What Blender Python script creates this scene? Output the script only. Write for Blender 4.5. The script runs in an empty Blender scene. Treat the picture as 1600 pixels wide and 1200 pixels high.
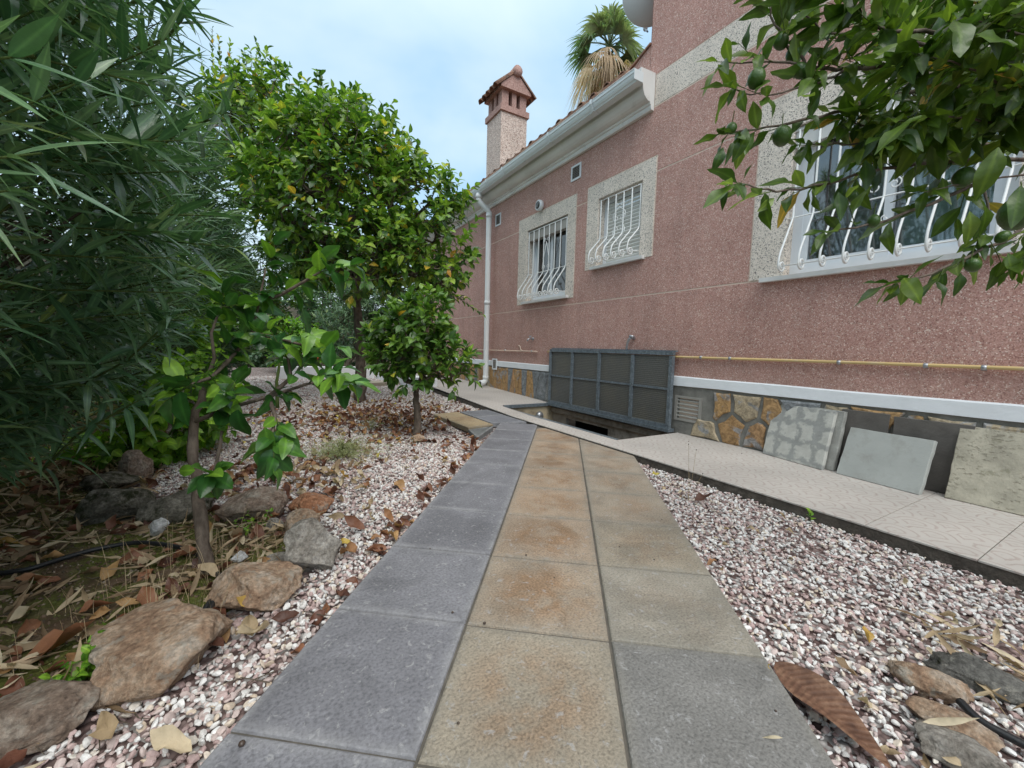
import bpy, bmesh, math, random
import numpy as np
from mathutils import Vector, Matrix, Euler, noise

random.seed(7)
RNG = np.random.RandomState(7)
S = bpy.context.scene
COL = S.collection
pi = math.pi
R = math.radians

# ------------------------------------------------------------------ camera
CAM_H = 0.775
FPX = 640.1                     # focal length in pixels of a 1600 px wide picture
PITCH, ROLL, YAW = 0.08711, 0.02678, 0.53215
def _basis():
    cp, sp = math.cos(PITCH), math.sin(PITCH)
    fw = np.array([0, cp, -sp]); up = np.array([0, sp, cp]); rt = np.array([1., 0, 0])
    cr, sr = math.cos(ROLL), math.sin(ROLL)
    r, u = rt*cr + up*sr, -rt*sr + up*cr
    c, s = math.cos(-YAW), math.sin(-YAW)
    Z = np.array([[c, -s, 0], [s, c, 0], [0, 0, 1]])
    return Z@r, Z@u, Z@fw
RT, UP, FW = _basis()
CAM = np.array([0, 0, CAM_H])
cam = bpy.data.cameras.new('camera'); camo = bpy.data.objects.new('camera', cam); COL.objects.link(camo)
cam.sensor_width = 36; cam.lens = FPX/1600*36; cam.clip_start = 0.02; cam.clip_end = 2000
camo.matrix_world = Matrix(((RT[0], UP[0], -FW[0], 0), (RT[1], UP[1], -FW[1], 0), (RT[2], UP[2], -FW[2], CAM_H), (0, 0, 0, 1)))
S.camera = camo
def ray(x, y): return FW*FPX + RT*(x-800) + UP*(600-y)
def G(x, y, z=0.):              # picture point -> point on the level z
    d = ray(x, y); return CAM + d*((z-CAM_H)/d[2])
def W(x, y, X):                 # picture point -> point on the upright plane X (parallel to the house wall)
    d = ray(x, y); return CAM + d*(X/d[0])
def D(x, y, dist): return CAM + ray(x, y)*dist/FPX
def depth_of(p): return float((np.asarray(p)-CAM)@FW)

# ------------------------------------------------------------------ world, sun, exposure
w = bpy.data.worlds.new('World'); S.world = w; w.use_nodes = True
nt = w.node_tree; nt.nodes.clear()
def nn(nt, t, **k):
    n = nt.nodes.new(t)
    for a, v in k.items():
        if a.startswith('i_'):
            key = a[2:]; key = int(key) if key.isdigit() else key.replace('_', ' ')
            n.inputs[key].default_value = v
        else: setattr(n, a, v)
    return n
SUN_EL, SUN_ROT = R(52), R(188)
sky = nn(nt, 'ShaderNodeTexSky', sky_type='NISHITA', sun_disc=False, sun_elevation=SUN_EL, sun_rotation=SUN_ROT)
tc = nn(nt, 'ShaderNodeTexCoord')
mp = nn(nt, 'ShaderNodeMapping'); mp.inputs['Scale'].default_value = (1, 1, 2.0); mp.inputs['Location'].default_value = (0.35, 0.1, 0.2)
nz = nn(nt, 'ShaderNodeTexNoise', i_Scale=1.7, i_Detail=5.0, i_Roughness=0.5, i_Distortion=0.3)
rp = nn(nt, 'ShaderNodeValToRGB')
rp.color_ramp.elements[0].position = 0.36; rp.color_ramp.elements[0].color = (2.9, 4.6, 6.3, 1)
rp.color_ramp.elements[1].position = 0.62; rp.color_ramp.elements[1].color = (5.0, 6.1, 6.5, 1)
sx = nn(nt, 'ShaderNodeSeparateXYZ')
zr = nn(nt, 'ShaderNodeMapRange'); zr.inputs['From Min'].default_value = 0.55; zr.inputs['From Max'].default_value = 1.0
zr.inputs['To Min'].default_value = 0.0; zr.inputs['To Max'].default_value = 1.0
hz = nn(nt, 'ShaderNodeMapRange'); hz.inputs['From Min'].default_value = 0.28; hz.inputs['From Max'].default_value = 0.0
mx1 = nn(nt, 'ShaderNodeMixRGB'); mx1.inputs[0].default_value = 0.86
mx2 = nn(nt, 'ShaderNodeMixRGB'); mx2.inputs[2].default_value = (10.6, 10.9, 11.0, 1)
mx3 = nn(nt, 'ShaderNodeMixRGB'); mx3.inputs[2].default_value = (5.4, 6.3, 6.9, 1)
bg = nn(nt, 'ShaderNodeBackground', i_Strength=0.1)
wo = nn(nt, 'ShaderNodeOutputWorld')
L = nt.links.new
L(tc.outputs['Generated'], mp.inputs[0]); L(mp.outputs[0], nz.inputs['Vector']); L(nz.outputs[0], rp.inputs[0])
L(sky.outputs[0], mx1.inputs[1]); L(rp.outputs[0], mx1.inputs[2])
L(tc.outputs['Generated'], sx.inputs[0]); L(sx.outputs[2], zr.inputs[0]); L(zr.outputs[0], mx2.inputs[0])
L(mx1.outputs[0], mx2.inputs[1]); L(sx.outputs[2], hz.inputs[0]); L(hz.outputs[0], mx3.inputs[0]); L(mx2.outputs[0], mx3.inputs[1])
L(mx3.outputs[0], bg.inputs[0]); L(bg.outputs[0], wo.inputs[0])
sl = bpy.data.lights.new('sun', 'SUN'); sl.energy = 1.4; sl.angle = R(45); sl.color = (1, 0.96, 0.9)
so = bpy.data.objects.new('sun', sl); COL.objects.link(so)
# the lamp shines from the sky's sun position, behind the camera
sd = Vector((math.sin(SUN_ROT)*math.cos(SUN_EL), math.cos(SUN_ROT)*math.cos(SUN_EL), math.sin(SUN_EL)))
so.rotation_euler = sd.to_track_quat('Z', 'Y').to_euler()
S.view_settings.view_transform = 'Standard'; S.view_settings.look = 'None'; S.view_settings.gamma = 1
S.view_settings.exposure = 0.8
S.cycles.max_bounces = 7; S.cycles.diffuse_bounces = 4; S.cycles.transmission_bounces = 4; S.cycles.transparent_max_bounces = 6
S.cycles.use_denoising = True

# ------------------------------------------------------------------ materials
class M:
    """small node builder"""
    def __init__(s, name, rough=0.8, spec=0.5, metal=0.0):
        s.m = bpy.data.materials.new(name); s.m.use_nodes = True; s.t = s.m.node_tree
        s.b = s.t.nodes['Principled BSDF']; s.o = s.t.nodes['Material Output']
        s.b.inputs['Roughness'].default_value = rough; s.b.inputs['Metallic'].default_value = metal
        s.b.inputs['Specular IOR Level'].default_value = spec
        s.tc = None
    def l(s, a, b): s.t.links.new(a, b); return s
    def n(s, t, **k): return nn(s.t, t, **k)
    def co(s, kind='Object', scale=None, use_geo=False):
        if use_geo: out = s.n('ShaderNodeNewGeometry').outputs['Position']
        else:
            if not s.tc: s.tc = s.n('ShaderNodeTexCoord')
            out = s.tc.outputs[kind]
        if scale is not None:
            m = s.n('ShaderNodeMapping'); m.inputs['Scale'].default_value = scale; s.l(out, m.inputs[0]); out = m.outputs[0]
        return out
    def noise(s, sc, det=3., co=None, rough=.55, dist=0.):
        n = s.n('ShaderNodeTexNoise', i_Scale=float(sc), i_Detail=float(det), i_Roughness=rough, i_Distortion=dist)
        s.l(co if co is not None else s.co(), n.inputs['Vector']); return n.outputs[0]
    def voro(s, sc, co=None, out='Color', feature='F1', rnd=1.0):
        n = s.n('ShaderNodeTexVoronoi', feature=feature, i_Scale=float(sc), i_Randomness=rnd)
        s.l(co if co is not None else s.co(), n.inputs['Vector']); return n.outputs[out]
    def ramp(s, fac, stops, interp='LINEAR'):
        n = s.n('ShaderNodeValToRGB'); cr = n.color_ramp; cr.interpolation = interp
        while len(cr.elements) < len(stops): cr.elements.new(0.5)
        for e, (p, c) in zip(cr.elements, stops):
            e.position = p; e.color = (c, c, c, 1) if isinstance(c, (int, float)) else (*c, 1)
        s.l(fac, n.inputs[0]); return n.outputs[0]
    def mix(s, fac, a, b, mode='MIX'):
        n = s.n('ShaderNodeMixRGB', blend_type=mode)
        for i, v in enumerate((fac, a, b)):
            if hasattr(v, 'is_output') or hasattr(v, 'links'): s.l(v, n.inputs[i])
            elif isinstance(v, (int, float)): n.inputs[i].default_value = v if i == 0 else (v, v, v, 1)
            else: n.inputs[i].default_value = (*v, 1)
        return n.outputs[0]
    def math(s, op, a, b=None, c=None):
        n = s.n('ShaderNodeMath', operation=op)
        for i, v in enumerate((a, b, c)):
            if v is None: continue
            if isinstance(v, (int, float)): n.inputs[i].default_value = v
            else: s.l(v, n.inputs[i])
        return n.outputs[0]
    def sep(s, v, i=0):
        n = s.n('ShaderNodeSeparateXYZ'); s.l(v, n.inputs[0]); return n.outputs[i]
    def rnd(s): return s.n('ShaderNodeObjectInfo').outputs['Random']
    def col(s, c):
        if isinstance(c, tuple): s.b.inputs['Base Color'].default_value = (*c, 1)
        else: s.l(c, s.b.inputs['Base Color'])
        return s
    def bump(s, h, dist=0.005, strength=1.0):
        n = s.n('ShaderNodeBump', i_Strength=strength, i_Distance=dist); s.l(h, n.inputs['Height']); s.l(n.outputs[0], s.b.inputs['Normal']); return s
    def rough(s, v): s.l(v, s.b.inputs['Roughness']); return s

def mat_stucco(name, stops, sc=115, big=0.12):
    m = M(name, 0.85, 0.3)
    P = m.co(use_geo=True)
    warp = m.n('ShaderNodeVectorMath', operation='ADD'); m.l(P, warp.inputs[0])
    c = m.voro(sc, P); v = m.sep(c, 0)
    g = m.ramp(v, stops, 'CONSTANT')
    c2 = m.voro(sc*0.47, P); v2 = m.sep(c2, 1)
    lite = m.ramp(v2, [(0, 0.0), (0.86, 1.0)], 'CONSTANT')
    g = m.mix(m.math('MULTIPLY', lite, 0.16), g, stops[-1][1])
    lo = m.ramp(m.noise(0.9, 4, P), [(0.3, 1-big), (0.7, 1+big*0.6)])
    g = m.mix(1.0, g, lo, 'MULTIPLY')
    stain = m.ramp(m.noise(3.2, 8, m.co(use_geo=True, scale=(1, 2.2, 0.22)), .68), [(0.44, 1.08), (0.60, 1.0), (.74, 0.88)])
    splash = m.math('ADD', m.sep(P, 2), m.math('MULTIPLY', m.noise(5, 6, P, .65), .5))
    g = m.mix(m.ramp(splash, [(.78, .25), (.98, 0.)]), g, (.30, .225, .185))
    patch_ = m.ramp(m.noise(1.3, 3, m.co(use_geo=True, scale=(1, 1, 1.4)), .4, 1.5), [(.52, 1.0), (.56, .95)])
    g = m.mix(1.0, g, patch_, 'MULTIPLY')
    g = m.mix(1.0, g, stain, 'MULTIPLY')
    m.col(g)
    m.bump(m.voro(sc, P, 'Distance'), 0.004, 0.8)
    return m.m
PINK = mat_stucco('pink_pebble_stucco', [(0, (.30, .155, .13)), (.12, (.44, .24, .20)), (.42, (.51, .295, .25)), (.72, (.565, .35, .30)), (.92, (.74, .60, .53))], 170)
GRANITE = mat_stucco('white_granite_stucco', [(0, (.13, .12, .115)), (.07, (.42, .375, .33)), (.18, (.66, .59, .515)), (.5, (.78, .70, .62))], 160, 0.06)
CHIMNEY_M = mat_stucco('chimney_stucco', [(0, (.22, .16, .14)), (.16, (.45, .34, .29)), (.45, (.58, .48, .42)), (.75, (.68, .60, .54))], 95, 0.06)
CHIM_PINK = mat_stucco('chimney_pink_render', [(0, (.26, .15, .13)), (.2, (.36, .22, .19)), (.6, (.44, .29, .25))], 95, 0.06)

def simple(name, c, rough=.7, spec=.5, metal=0., var=.12, sc=6., bump=0., bsc=60., dirt=None):
    m = M(name, rough, spec, metal)
    P = m.co(use_geo=True)
    a = m.ramp(m.noise(sc, 5, P), [(.3, 1-var), (.7, 1+var*.6)])
    g = m.mix(1.0, c, a, 'MULTIPLY')
    if dirt:
        d = m.ramp(m.noise(sc*2.1, 8, P, .65), [(dirt[0], 0.), (dirt[0]+.16, dirt[1])])
        g = m.mix(d, g, dirt[2])
    m.col(g)
    if bump: m.bump(m.noise(bsc, 4, P), bump, 1.0)
    return m.m
CREAM = simple('cream_joint', (.74, .60, .50), .8)
WHITE = simple('white_paint', (.74, .77, .80), .45, var=.05, dirt=(.62, .35, (.5, .48, .44)))
BANDW = simple('white_band_paint', (.80, .83, .86), .6, var=.05, bump=.004, bsc=14, dirt=(.66, .4, (.45, .43, .40)))
GUTTERW = simple('white_aluminium', (.70, .75, .77), .35, var=.05, dirt=(.6, .3, (.42, .42, .38)))
CORNICE = simple('cornice_plaster', (.74, .73, .71), .7, var=.10, sc=3, dirt=(.58, .35, (.36, .33, .29)))
PVC = simple('white_pvc', (.76, .79, .80), .35, var=.04, dirt=(.66, .4, (.4, .38, .33)))
IRONW = simple('white_enamelled_iron', (.80, .81, .80), .35, var=.05, dirt=(.66, .35, (.5, .42, .32)))
DARK = simple('opening_shade_paint', (.012, .012, .012), .9)  # near-black colour standing in for the shade inside openings
BLACKP = simple('black_polythene', (.015, .016, .018), .45, bump=.0006, bsc=200)
STEEL = simple('galvanised_steel', (.17, .205, .235), .45, .5, .35, var=.3, sc=25, dirt=(.52, .8, (.33, .37, .40)), bump=.001, bsc=90)
YPIPE = simple('ochre_gas_pipe', (.62, .45, .20), .5, var=.2, sc=3, dirt=(.55, .5, (.65, .55, .42)))
CREAMPIPE = simple('cream_pipe', (.64, .50, .40), .5, var=.1)
CHROME = simple('dull_chrome', (.42, .43, .45), .35, .5, .7, var=.2, sc=30)
ALUW = simple('white_window_frame', (.74, .78, .82), .35, var=.04)
SHUTTER = simple('white_roller_shutter', (.68, .68, .64), .5, var=.08, sc=12)
BROWNDOOR = simple('brown_wood_leaf', (.16, .05, .035), .5)
GREYCURT = M('grey_curtain', .9); GREYCURT.col(GREYCURT.mix(1., (.42, .38, .39), GREYCURT.ramp(GREYCURT.noise(26, 2, GREYCURT.co(use_geo=True, scale=(1, 1, .03))), [(.3, .8), (.7, 1.1)]), 'MULTIPLY')); GREYCURT = GREYCURT.m
TEALCURT = M('teal_curtain', .8); TEALCURT.col(TEALCURT.mix(1., (.62, .69, .67), TEALCURT.ramp(TEALCURT.noise(16, 3, TEALCURT.co(use_geo=True, scale=(1, 1, .06))), [(.3, .75), (.7, 1.1)]), 'MULTIPLY')); TEALCURT = TEALCURT.m
def glass_mat():
    m = M('window_glass', .03, .5)
    m.t.nodes.remove(m.b)
    tr = m.n('ShaderNodeBsdfTransparent'); tr.inputs[0].default_value = (.82, .88, .88, 1)
    gl = m.n('ShaderNodeBsdfGlossy', i_Roughness=.03)
    fr = m.n('ShaderNodeFresnel', i_IOR=1.5)
    f = m.math('MULTIPLY_ADD', fr.outputs[0], 1.0, .10)
    mx = m.n('ShaderNodeMixShader'); m.l(f, mx.inputs[0]); m.l(tr.outputs[0], mx.inputs[1]); m.l(gl.outputs[0], mx.inputs[2]); m.l(mx.outputs[0], m.o.inputs[0])
    return m.m
GLASS = glass_mat()
def tile_roof():
    m = M('terracotta_roof_tile', .85)
    P = m.co(use_geo=True)
    g = m.ramp(m.noise(14, 6, P), [(.3, (.10, .055, .04)), (.5, (.26, .13, .085)), (.68, (.36, .24, .17))])
    g = m.mix(m.ramp(m.noise(5, 6, P), [(.5, 0.), (.65, .6)]), g, (.16, .15, .12))
    g = m.mix(1., g, m.ramp(m.rnd(), [(0, .7), (1, 1.15)]), 'MULTIPLY')
    m.col(g); m.bump(m.noise(90, 4, P), .003); return m.m
ROOFT = tile_roof()
def stone_wall_mat():
    m = M('cladding_stone', .75, .4)
    P = m.co(use_geo=True); r = m.rnd()
    base = m.ramp(r, [(0, (.40, .24, .11)), (.2, (.44, .27, .12)), (.40, (.21, .225, .235)), (.48, (.42, .34, .23)), (.62, (.40, .24, .12)), (.78, (.28, .28, .27)), (.84, (.42, .26, .12))], 'CONSTANT')
    v = m.ramp(m.noise(19, 7, P, .65, 1.2), [(.35, .55), (.6, 1.15)])
    g = m.mix(1., base, v, 'MULTIPLY')
    patch = m.ramp(m.noise(7, 5, P, .6, .6), [(.56, 0.), (.62, .85)])
    g = m.mix(patch, g, m.mix(1., (.30, .31, .32), v, 'MULTIPLY'))
    m.col(g); m.bump(m.noise(45, 6, P, .6), .009, 1.); return m.m
CLAD = stone_wall_mat()
MORTAR = simple('grey_mortar', (.21, .205, .185), .9, var=.35, sc=9, bump=.006, bsc=40, dirt=(.56, .5, (.10, .105, .085)))

def slab_mat(name, relief, rsc, rimc=(.33, .33, .335), rimk=.5):
    """precast paving: colour from the object's own colour, stain strength from its alpha"""
    m = M(name, .78, .35)
    oi = m.n('ShaderNodeObjectInfo'); P = m.co(use_geo=True); O = m.co('Object')
    fine = m.noise(rsc, 3, P, .6); blot = m.noise(5.5, 5, P, .6, .4)
    g = m.mix(1., oi.outputs['Color'], m.ramp(fine, [(.32, .66), (.5, .98), (.72, 1.24)]), 'MULTIPLY')
    # rusty stain gathered round the middle of each slab (a worn patch with its own shape)
    d = m.n('ShaderNodeVectorMath', operation='LENGTH'); sc_ = m.co('Object', (1, 1, 0)); m.l(sc_, d.inputs[0])
    edge = m.ramp(m.math('ADD', d.outputs['Value'], m.math('MULTIPLY', blot, .14)), [(.16, 1.), (.26, 0.)])
    st = m.math('MULTIPLY', m.math('MULTIPLY', edge, m.ramp(m.noise(9, 6, P, .6, .3), [(.40, 0.), (.56, 1.)])), oi.outputs['Alpha'])
    g = m.mix(st, g, m.mix(1., (.31, .185, .10), m.ramp(fine, [(.3, .5), (.7, 1.3)]), 'MULTIPLY'))
    big = m.ramp(blot, [(.3, .82), (.7, 1.12)])
    g = m.mix(1., g, big, 'MULTIPLY')
    grit = m.ramp(m.voro(31, P, 'Distance'), [(.0, .35), (.10, 1.)])
    g = m.mix(m.ramp(m.noise(6, 2, P), [(.52, 0.), (.58, .8)]), g, m.mix(1., g, grit, 'MULTIPLY'))
    wet = m.ramp(m.noise(2.1, 8, P, .7, .8), [(.50, 1.), (.535, .88), (.60, .82)])
    g = m.mix(1., g, wet, 'MULTIPLY')
    pale = m.ramp(m.noise(38, 7, P, .7, .5), [(.58, 0.), (.64, .55)])
    g = m.mix(pale, g, (.36, .36, .36))
    rim = m.n('ShaderNodeAttribute', attribute_name='rim').outputs['Fac']
    rr_ = m.math('MULTIPLY', m.math('POWER', rim, 1.3), m.ramp(m.noise(14, 7, P, .7), [(.35, .15), (.62, 1.)]))
    g = m.mix(m.math('MULTIPLY', rr_, rimk), g, rimc)
    m.col(g); m.bump(fine, relief, 1.); return m.m
SLAB_SLATE = slab_mat('slate_textured_paving', .0016, 120)
SLAB_SAND = slab_mat('pebble_textured_paving', .0032, 150, (.22, .21, .18), .6)
EDGE_CONC = simple('slab_edge_concrete', (.20, .19, .17), .9, var=.3, sc=20, bump=.003)

def pav_mat():
    m = M('fan_stamped_paving', .6, .4)
    P = m.co(use_geo=True); warp = m.noise(6, 2, P)
    y = m.math('ADD', m.math('MULTIPLY', m.sep(P, 1), 5.0), m.math('MULTIPLY', warp, .5)); x = m.math('ADD', m.math('MULTIPLY', m.sep(P, 0), 10.), m.math('MULTIPLY', warp, .5))
    row = m.math('FLOOR', x); off = m.math('MULTIPLY', m.math('MODULO', row, 2.), .5)
    u = m.math('SUBTRACT', m.math('FRACT', m.math('ADD', y, off)), .5); v = m.math('FRACT', x)
    d = m.math('SQRT', m.math('ADD', m.math('POWER', m.math('MULTIPLY', u, 2.), 2.), m.math('POWER', v, 2.)))
    ring = m.math('FRACT', m.math('MULTIPLY', d, 2.6))
    wob = m.math('ADD', ring, m.math('MULTIPLY', m.math('SUBTRACT', m.noise(40, 3, P), .5), .5))
    line = m.ramp(wob, [(0, 1.), (.14, .75), (.24, 0.), (.88, 0.), (1., 1.)])
    g = m.mix(m.math('MULTIPLY', line, .75), (.50, .47, .435), (.38, .31, .28))
    g = m.mix(1., g, m.ramp(m.noise(1.6, 6, P), [(.3, .82), (.7, 1.1)]), 'MULTIPLY')
    g = m.mix(m.ramp(m.noise(3.2, 8, P, .7), [(.56, 0.), (.75, .4)]), g, (.26, .23, .20))
    m.col(g); m.bump(line, .0012, -1. if False else .6); return m.m
PAV = pav_mat()
CONC_OLD = simple('weathered_concrete_slab', (.34, .34, .315), .9, var=.22, sc=7, bump=.003, bsc=70, dirt=(.5, .7, (.47, .47, .44)))
CONC_LITE = simple('pale_concrete_slab', (.39, .405, .385), .85, var=.12, sc=5, bump=.0015, bsc=60, dirt=(.5, .7, (.30, .30, .275)))
CONC_DARK = simple('dark_wet_slab', (.115, .105, .095), .8, var=.25, sc=9, bump=.003, bsc=50)
def pitted():
    m = M('buff_worn_slab', .95, .2); P = m.co(use_geo=True)
    g = m.mix(1., (.46, .425, .34), m.ramp(m.noise(7, 9, P, .7), [(.3, .62), (.65, 1.15)]), 'MULTIPLY')
    pits = m.ramp(m.noise(60, 4, m.co(use_geo=True, scale=(1, .6, 1.5)), .6), [(.36, 1.), (.43, 0.)]); zone = m.ramp(m.noise(5, 4, P), [(.46, 0.), (.54, 1.)])
    f_ = m.math('MULTIPLY', pits, zone); g = m.mix(m.math('MULTIPLY', f_, .45), g, (.19, .17, .12))
    g = m.mix(m.ramp(m.noise(12, 8, P, .7), [(.58, 0.), (.64, .6)]), g, (.24, .23, .16)); m.col(g); m.bump(m.math('SUBTRACT', m.noise(70, 5, P, .7), m.math('MULTIPLY', f_, .6)), .004); return m.m
CONC_BUFF = pitted()
CONC_BUFF_PLAIN = simple('buff_worn_slab', (.37, .345, .275), .9, var=.2, sc=5, bump=.004, bsc=38, dirt=(.58, .6, (.24, .21, .15)))
WELLWALL = simple('stained_well_render', (.46, .38, .26), .9, var=.35, sc=3.5, bump=.003, dirt=(.5, .7, (.17, .14, .11)))
WELLCONC = simple('well_concrete', (.38, .335, .29), .9, var=.35, sc=5, bump=.004, dirt=(.5, .7, (.13, .11, .09)))
PLANTERW = simple('whitewashed_wall', (.84, .86, .88), .8, var=.06, sc=3, bump=.003)
KERBTAN = simple('tan_kerb', (.42, .37, .29), .85, var=.15)

def ground_mat(name, kind):
    m = M(name, .95, .2); P = m.co(use_geo=True)
    if kind == 'gravel':
        c = m.sep(m.voro(62, P), 0)
        g = m.ramp(c, [(0, (.18, .12, .11)), (.25, (.32, .23, .215)), (.5, (.42, .31, .29)), (.7, (.60, .57, .55))], 'CONSTANT')
        g = m.mix(1., g, m.ramp(m.voro(62, P, 'Distance'), [(0, 1.), (.6, .4)]), 'MULTIPLY')
        m.col(g); m.bump(m.voro(62, P, 'Distance'), .012, -1.0)
    else:
        g = m.ramp(m.noise(9, 8, P, .65), [(.3, (.06, .038, .024)), (.5, (.13, .088, .056)), (.7, (.20, .15, .10))])
        moss = m.ramp(m.noise(2.6, 6, P, .6, .4), [(.42, 0.), (.5, 1.)])
        fm = m.ramp(m.noise(85, 5, P, .7), [(.3, (.045, .05, .010)), (.55, (.12, .14, .03)), (.7, (.22, .23, .06))])
        if kind == 'soil': g = m.mix(m.math('MULTIPLY', moss, .9), g, fm)
        m.col(g); m.bump(m.noise(60, 6, P, .7), .012)
    return m.m
GRAVEL_BASE = ground_mat('gravel_underlayer', 'gravel'); SOIL = ground_mat('mossy_soil', 'soil'); EARTH = ground_mat('bare_earth', 'earth')

def pebble_mat(name, a, b):
    m = M(name, .6, .4); P = m.co('Object'); r = m.rnd()
    g = m.mix(r, a, b)
    g = m.mix(1., g, m.ramp(m.noise(2.5, 4, P), [(.3, .8), (.7, 1.15)]), 'MULTIPLY'); m.col(g); return m.m
PEB = [pebble_mat('white_pebble', (.75, .745, .73), (.60, .58, .56)), pebble_mat('mauve_pebble', (.37, .265, .255), (.49, .37, .35)), pebble_mat('pink_grey_pebble', (.58, .48, .45), (.42, .34, .32)), pebble_mat('cream_pebble', (.58, .47, .36), (.68, .64, .58))]

def rock_mat(name, stops, moss=0., sc=7.):
    m = M(name, .9, .25); P = m.co(use_geo=True)
    g = m.ramp(m.noise(sc*1.4, 11, P, .74, .25), stops)
    g = m.mix(1., g, m.ramp(m.noise(90, 4, P, .6), [(.3, .6), (.65, 1.3)]), 'MULTIPLY')
    lich = m.ramp(m.noise(17, 8, P, .7), [(.58, 0.), (.63, .55)]); g = m.mix(lich, g, (.48, .46, .40))
    pit = m.ramp(m.voro(42, P, 'Distance'), [(0., .45), (.22, 1.)])
    g = m.mix(m.ramp(m.noise(11, 3, P), [(.5, 0.), (.6, 1.)]), g, m.mix(1., g, pit, 'MULTIPLY'))
    if moss: g = m.mix(m.ramp(m.noise(13, 6, P, .6), [(.6-moss*.3, 0.), (.68-moss*.25, .9)]), g, (.035, .042, .014))
    m.col(g)
    h = m.math('ADD', m.noise(34, 10, P, .75, .3), m.math('MULTIPLY', m.voro(24, P, 'Distance'), .5))
    m.bump(h, .03, 1.); return m.m
ROCK_TAN = rock_mat('tan_rock', [(.3, (.24, .15, .10)), (.42, (.43, .28, .185)), (.52, (.53, .39, .28)), (.64, (.62, .53, .44))], 0, 9.)
ROCK_GREY = rock_mat('grey_rock', [(.3, (.18, .155, .13)), (.48, (.36, .33, .29)), (.66, (.56, .53, .49))], 0, 11.)
ROCK_DGREY = rock_mat('dark_grey_rock', [(.3, (.09, .085, .075)), (.5, (.19, .185, .17)), (.7, (.33, .32, .29))], 0.05, 9.)
ROCK_ORANGE = rock_mat('orange_rock', [(.3, (.26, .11, .055)), (.5, (.46, .22, .12)), (.7, (.60, .40, .28))])
ROCK_BROWN = rock_mat('brown_rock', [(.3, (.11, .065, .04)), (.5, (.24, .15, .10)), (.7, (.36, .25, .18))], .25)
ROCK_MOSS = rock_mat('mossy_dark_rock', [(.3, (.09, .08, .06)), (.5, (.20, .185, .15)), (.68, (.42, .39, .33))], .35)
ROCK_PALE = rock_mat('pale_brown_rock', [(.3, (.17, .12, .09)), (.46, (.36, .27, .21)), (.62, (.50, .43, .36))], 0, 12.)
ROCK_WHITE = rock_mat('white_quartz', [(.3, (.62, .63, .63)), (.6, (.78, .79, .8))], 0, 3)

def leaf_mat(name, stops, rough=.38, trans=.22, spec=.5, vein=True, tfac=1.0):
    m = M(name, rough, spec)
    a = m.n('ShaderNodeAttribute', attribute_name='tint')
    t = m.math('FRACT', m.math('ADD', a.outputs['Fac'], m.math('MULTIPLY', m.rnd(), .999)))
    g = m.ramp(t, stops)
    P = m.co(use_geo=True)
    g = m.mix(1., g, m.ramp(m.noise(24, 3, P), [(.3, .78), (.7, 1.15)]), 'MULTIPLY')
    if vein:
        e = m.n('ShaderNodeAttribute', attribute_name='mid')
        g = m.mix(m.math('MULTIPLY', m.ramp(e.outputs['Fac'], [(.0, 0.), (.72, 0.), (1., 1.)]), .55), g, m.mix(1., g, (2.2, 2.0, 1.8), 'MULTIPLY'))
    m.col(g)
    # the under side is paler
    ge = m.n('ShaderNodeNewGeometry'); g2 = m.mix(m.math('MULTIPLY', ge.outputs['Backfacing'], .5), g, m.mix(1., g, (1.7, 1.6, 1.7), 'MULTIPLY')); m.col(g2)
    m.bump(m.noise(70, 3, P), .003 if rough > .5 else .0012)
    tr = m.n('ShaderNodeBsdfTranslucent'); m.l(m.mix(1., g, (1.5*tfac, 1.7*tfac, .8), 'MULTIPLY'), tr.inputs[0])
    mx = m.n('ShaderNodeMixShader'); mx.inputs[0].default_value = trans
    m.l(m.b.outputs[0], mx.inputs[1]); m.l(tr.outputs[0], mx.inputs[2]); m.l(mx.outputs[0], m.o.inputs[0])
    return m.m
OLE_M = leaf_mat('oleander_leaf', [(0, (.035, .095, .045)), (.35, (.065, .15, .068)), (.75, (.115, .225, .115)), (.96, (.17, .29, .15)), (.99, (.20, .28, .09))], .30, .2, spec=.7)
OLE_FAR = leaf_mat('far_oleander_leaf', [(0, (.04, .085, .045)), (.5, (.075, .15, .075)), (.9, (.12, .21, .11)), (1, (.18, .25, .1))], .5, .2)
CIT_M = leaf_mat('citrus_leaf', [(0, (.03, .08, .016)), (.3, (.06, .14, .025)), (.65, (.115, .22, .035)), (.90, (.20, .32, .05)), (.975, (.28, .38, .06)), (.992, (.50, .40, .05)), (1, (.45, .22, .04))], .36, .28)
SAP_M = leaf_mat('sapling_leaf', [(0, (.022, .08, .02)), (.45, (.045, .135, .024)), (.75, (.10, .23, .03)), (1, (.22, .40, .04))], .28, .25)
LEM_M = leaf_mat('lemon_leaf', [(0, (.035, .08, .012)), (.5, (.075, .135, .018)), (.85, (.13, .20, .03)), (.985, (.16, .24, .04)), (1, (.36, .22, .04))], .38, .28)
HIB_M = leaf_mat('hibiscus_leaf', [(0, (.07, .18, .02)), (.5, (.15, .32, .03)), (1, (.29, .48, .05))], .4, .32)
PALM_M = leaf_mat('palm_leaf', [(0, (.09, .16, .09)), (.5, (.15, .22, .12)), (.85, (.22, .27, .14)), (1, (.38, .36, .20))], .5, .35, vein=False)
PALM_DRY = leaf_mat('dry_palm_leaf', [(0, (.28, .21, .16)), (.5, (.48, .36, .25)), (1, (.62, .52, .38))], .8, .3, vein=False)
DRY_TAN = leaf_mat('dry_tan_leaf', [(0, (.20, .13, .075)), (.4, (.34, .25, .15)), (.8, (.48, .38, .25)), (1, (.58, .5, .36))], .7, .12, vein=False)
DRY_BROWN = leaf_mat('dry_brown_leaf', [(0, (.07, .028, .018)), (.4, (.15, .06, .035)), (.75, (.27, .12, .06)), (1, (.40, .24, .10))], .55, .1, vein=False)
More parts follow.
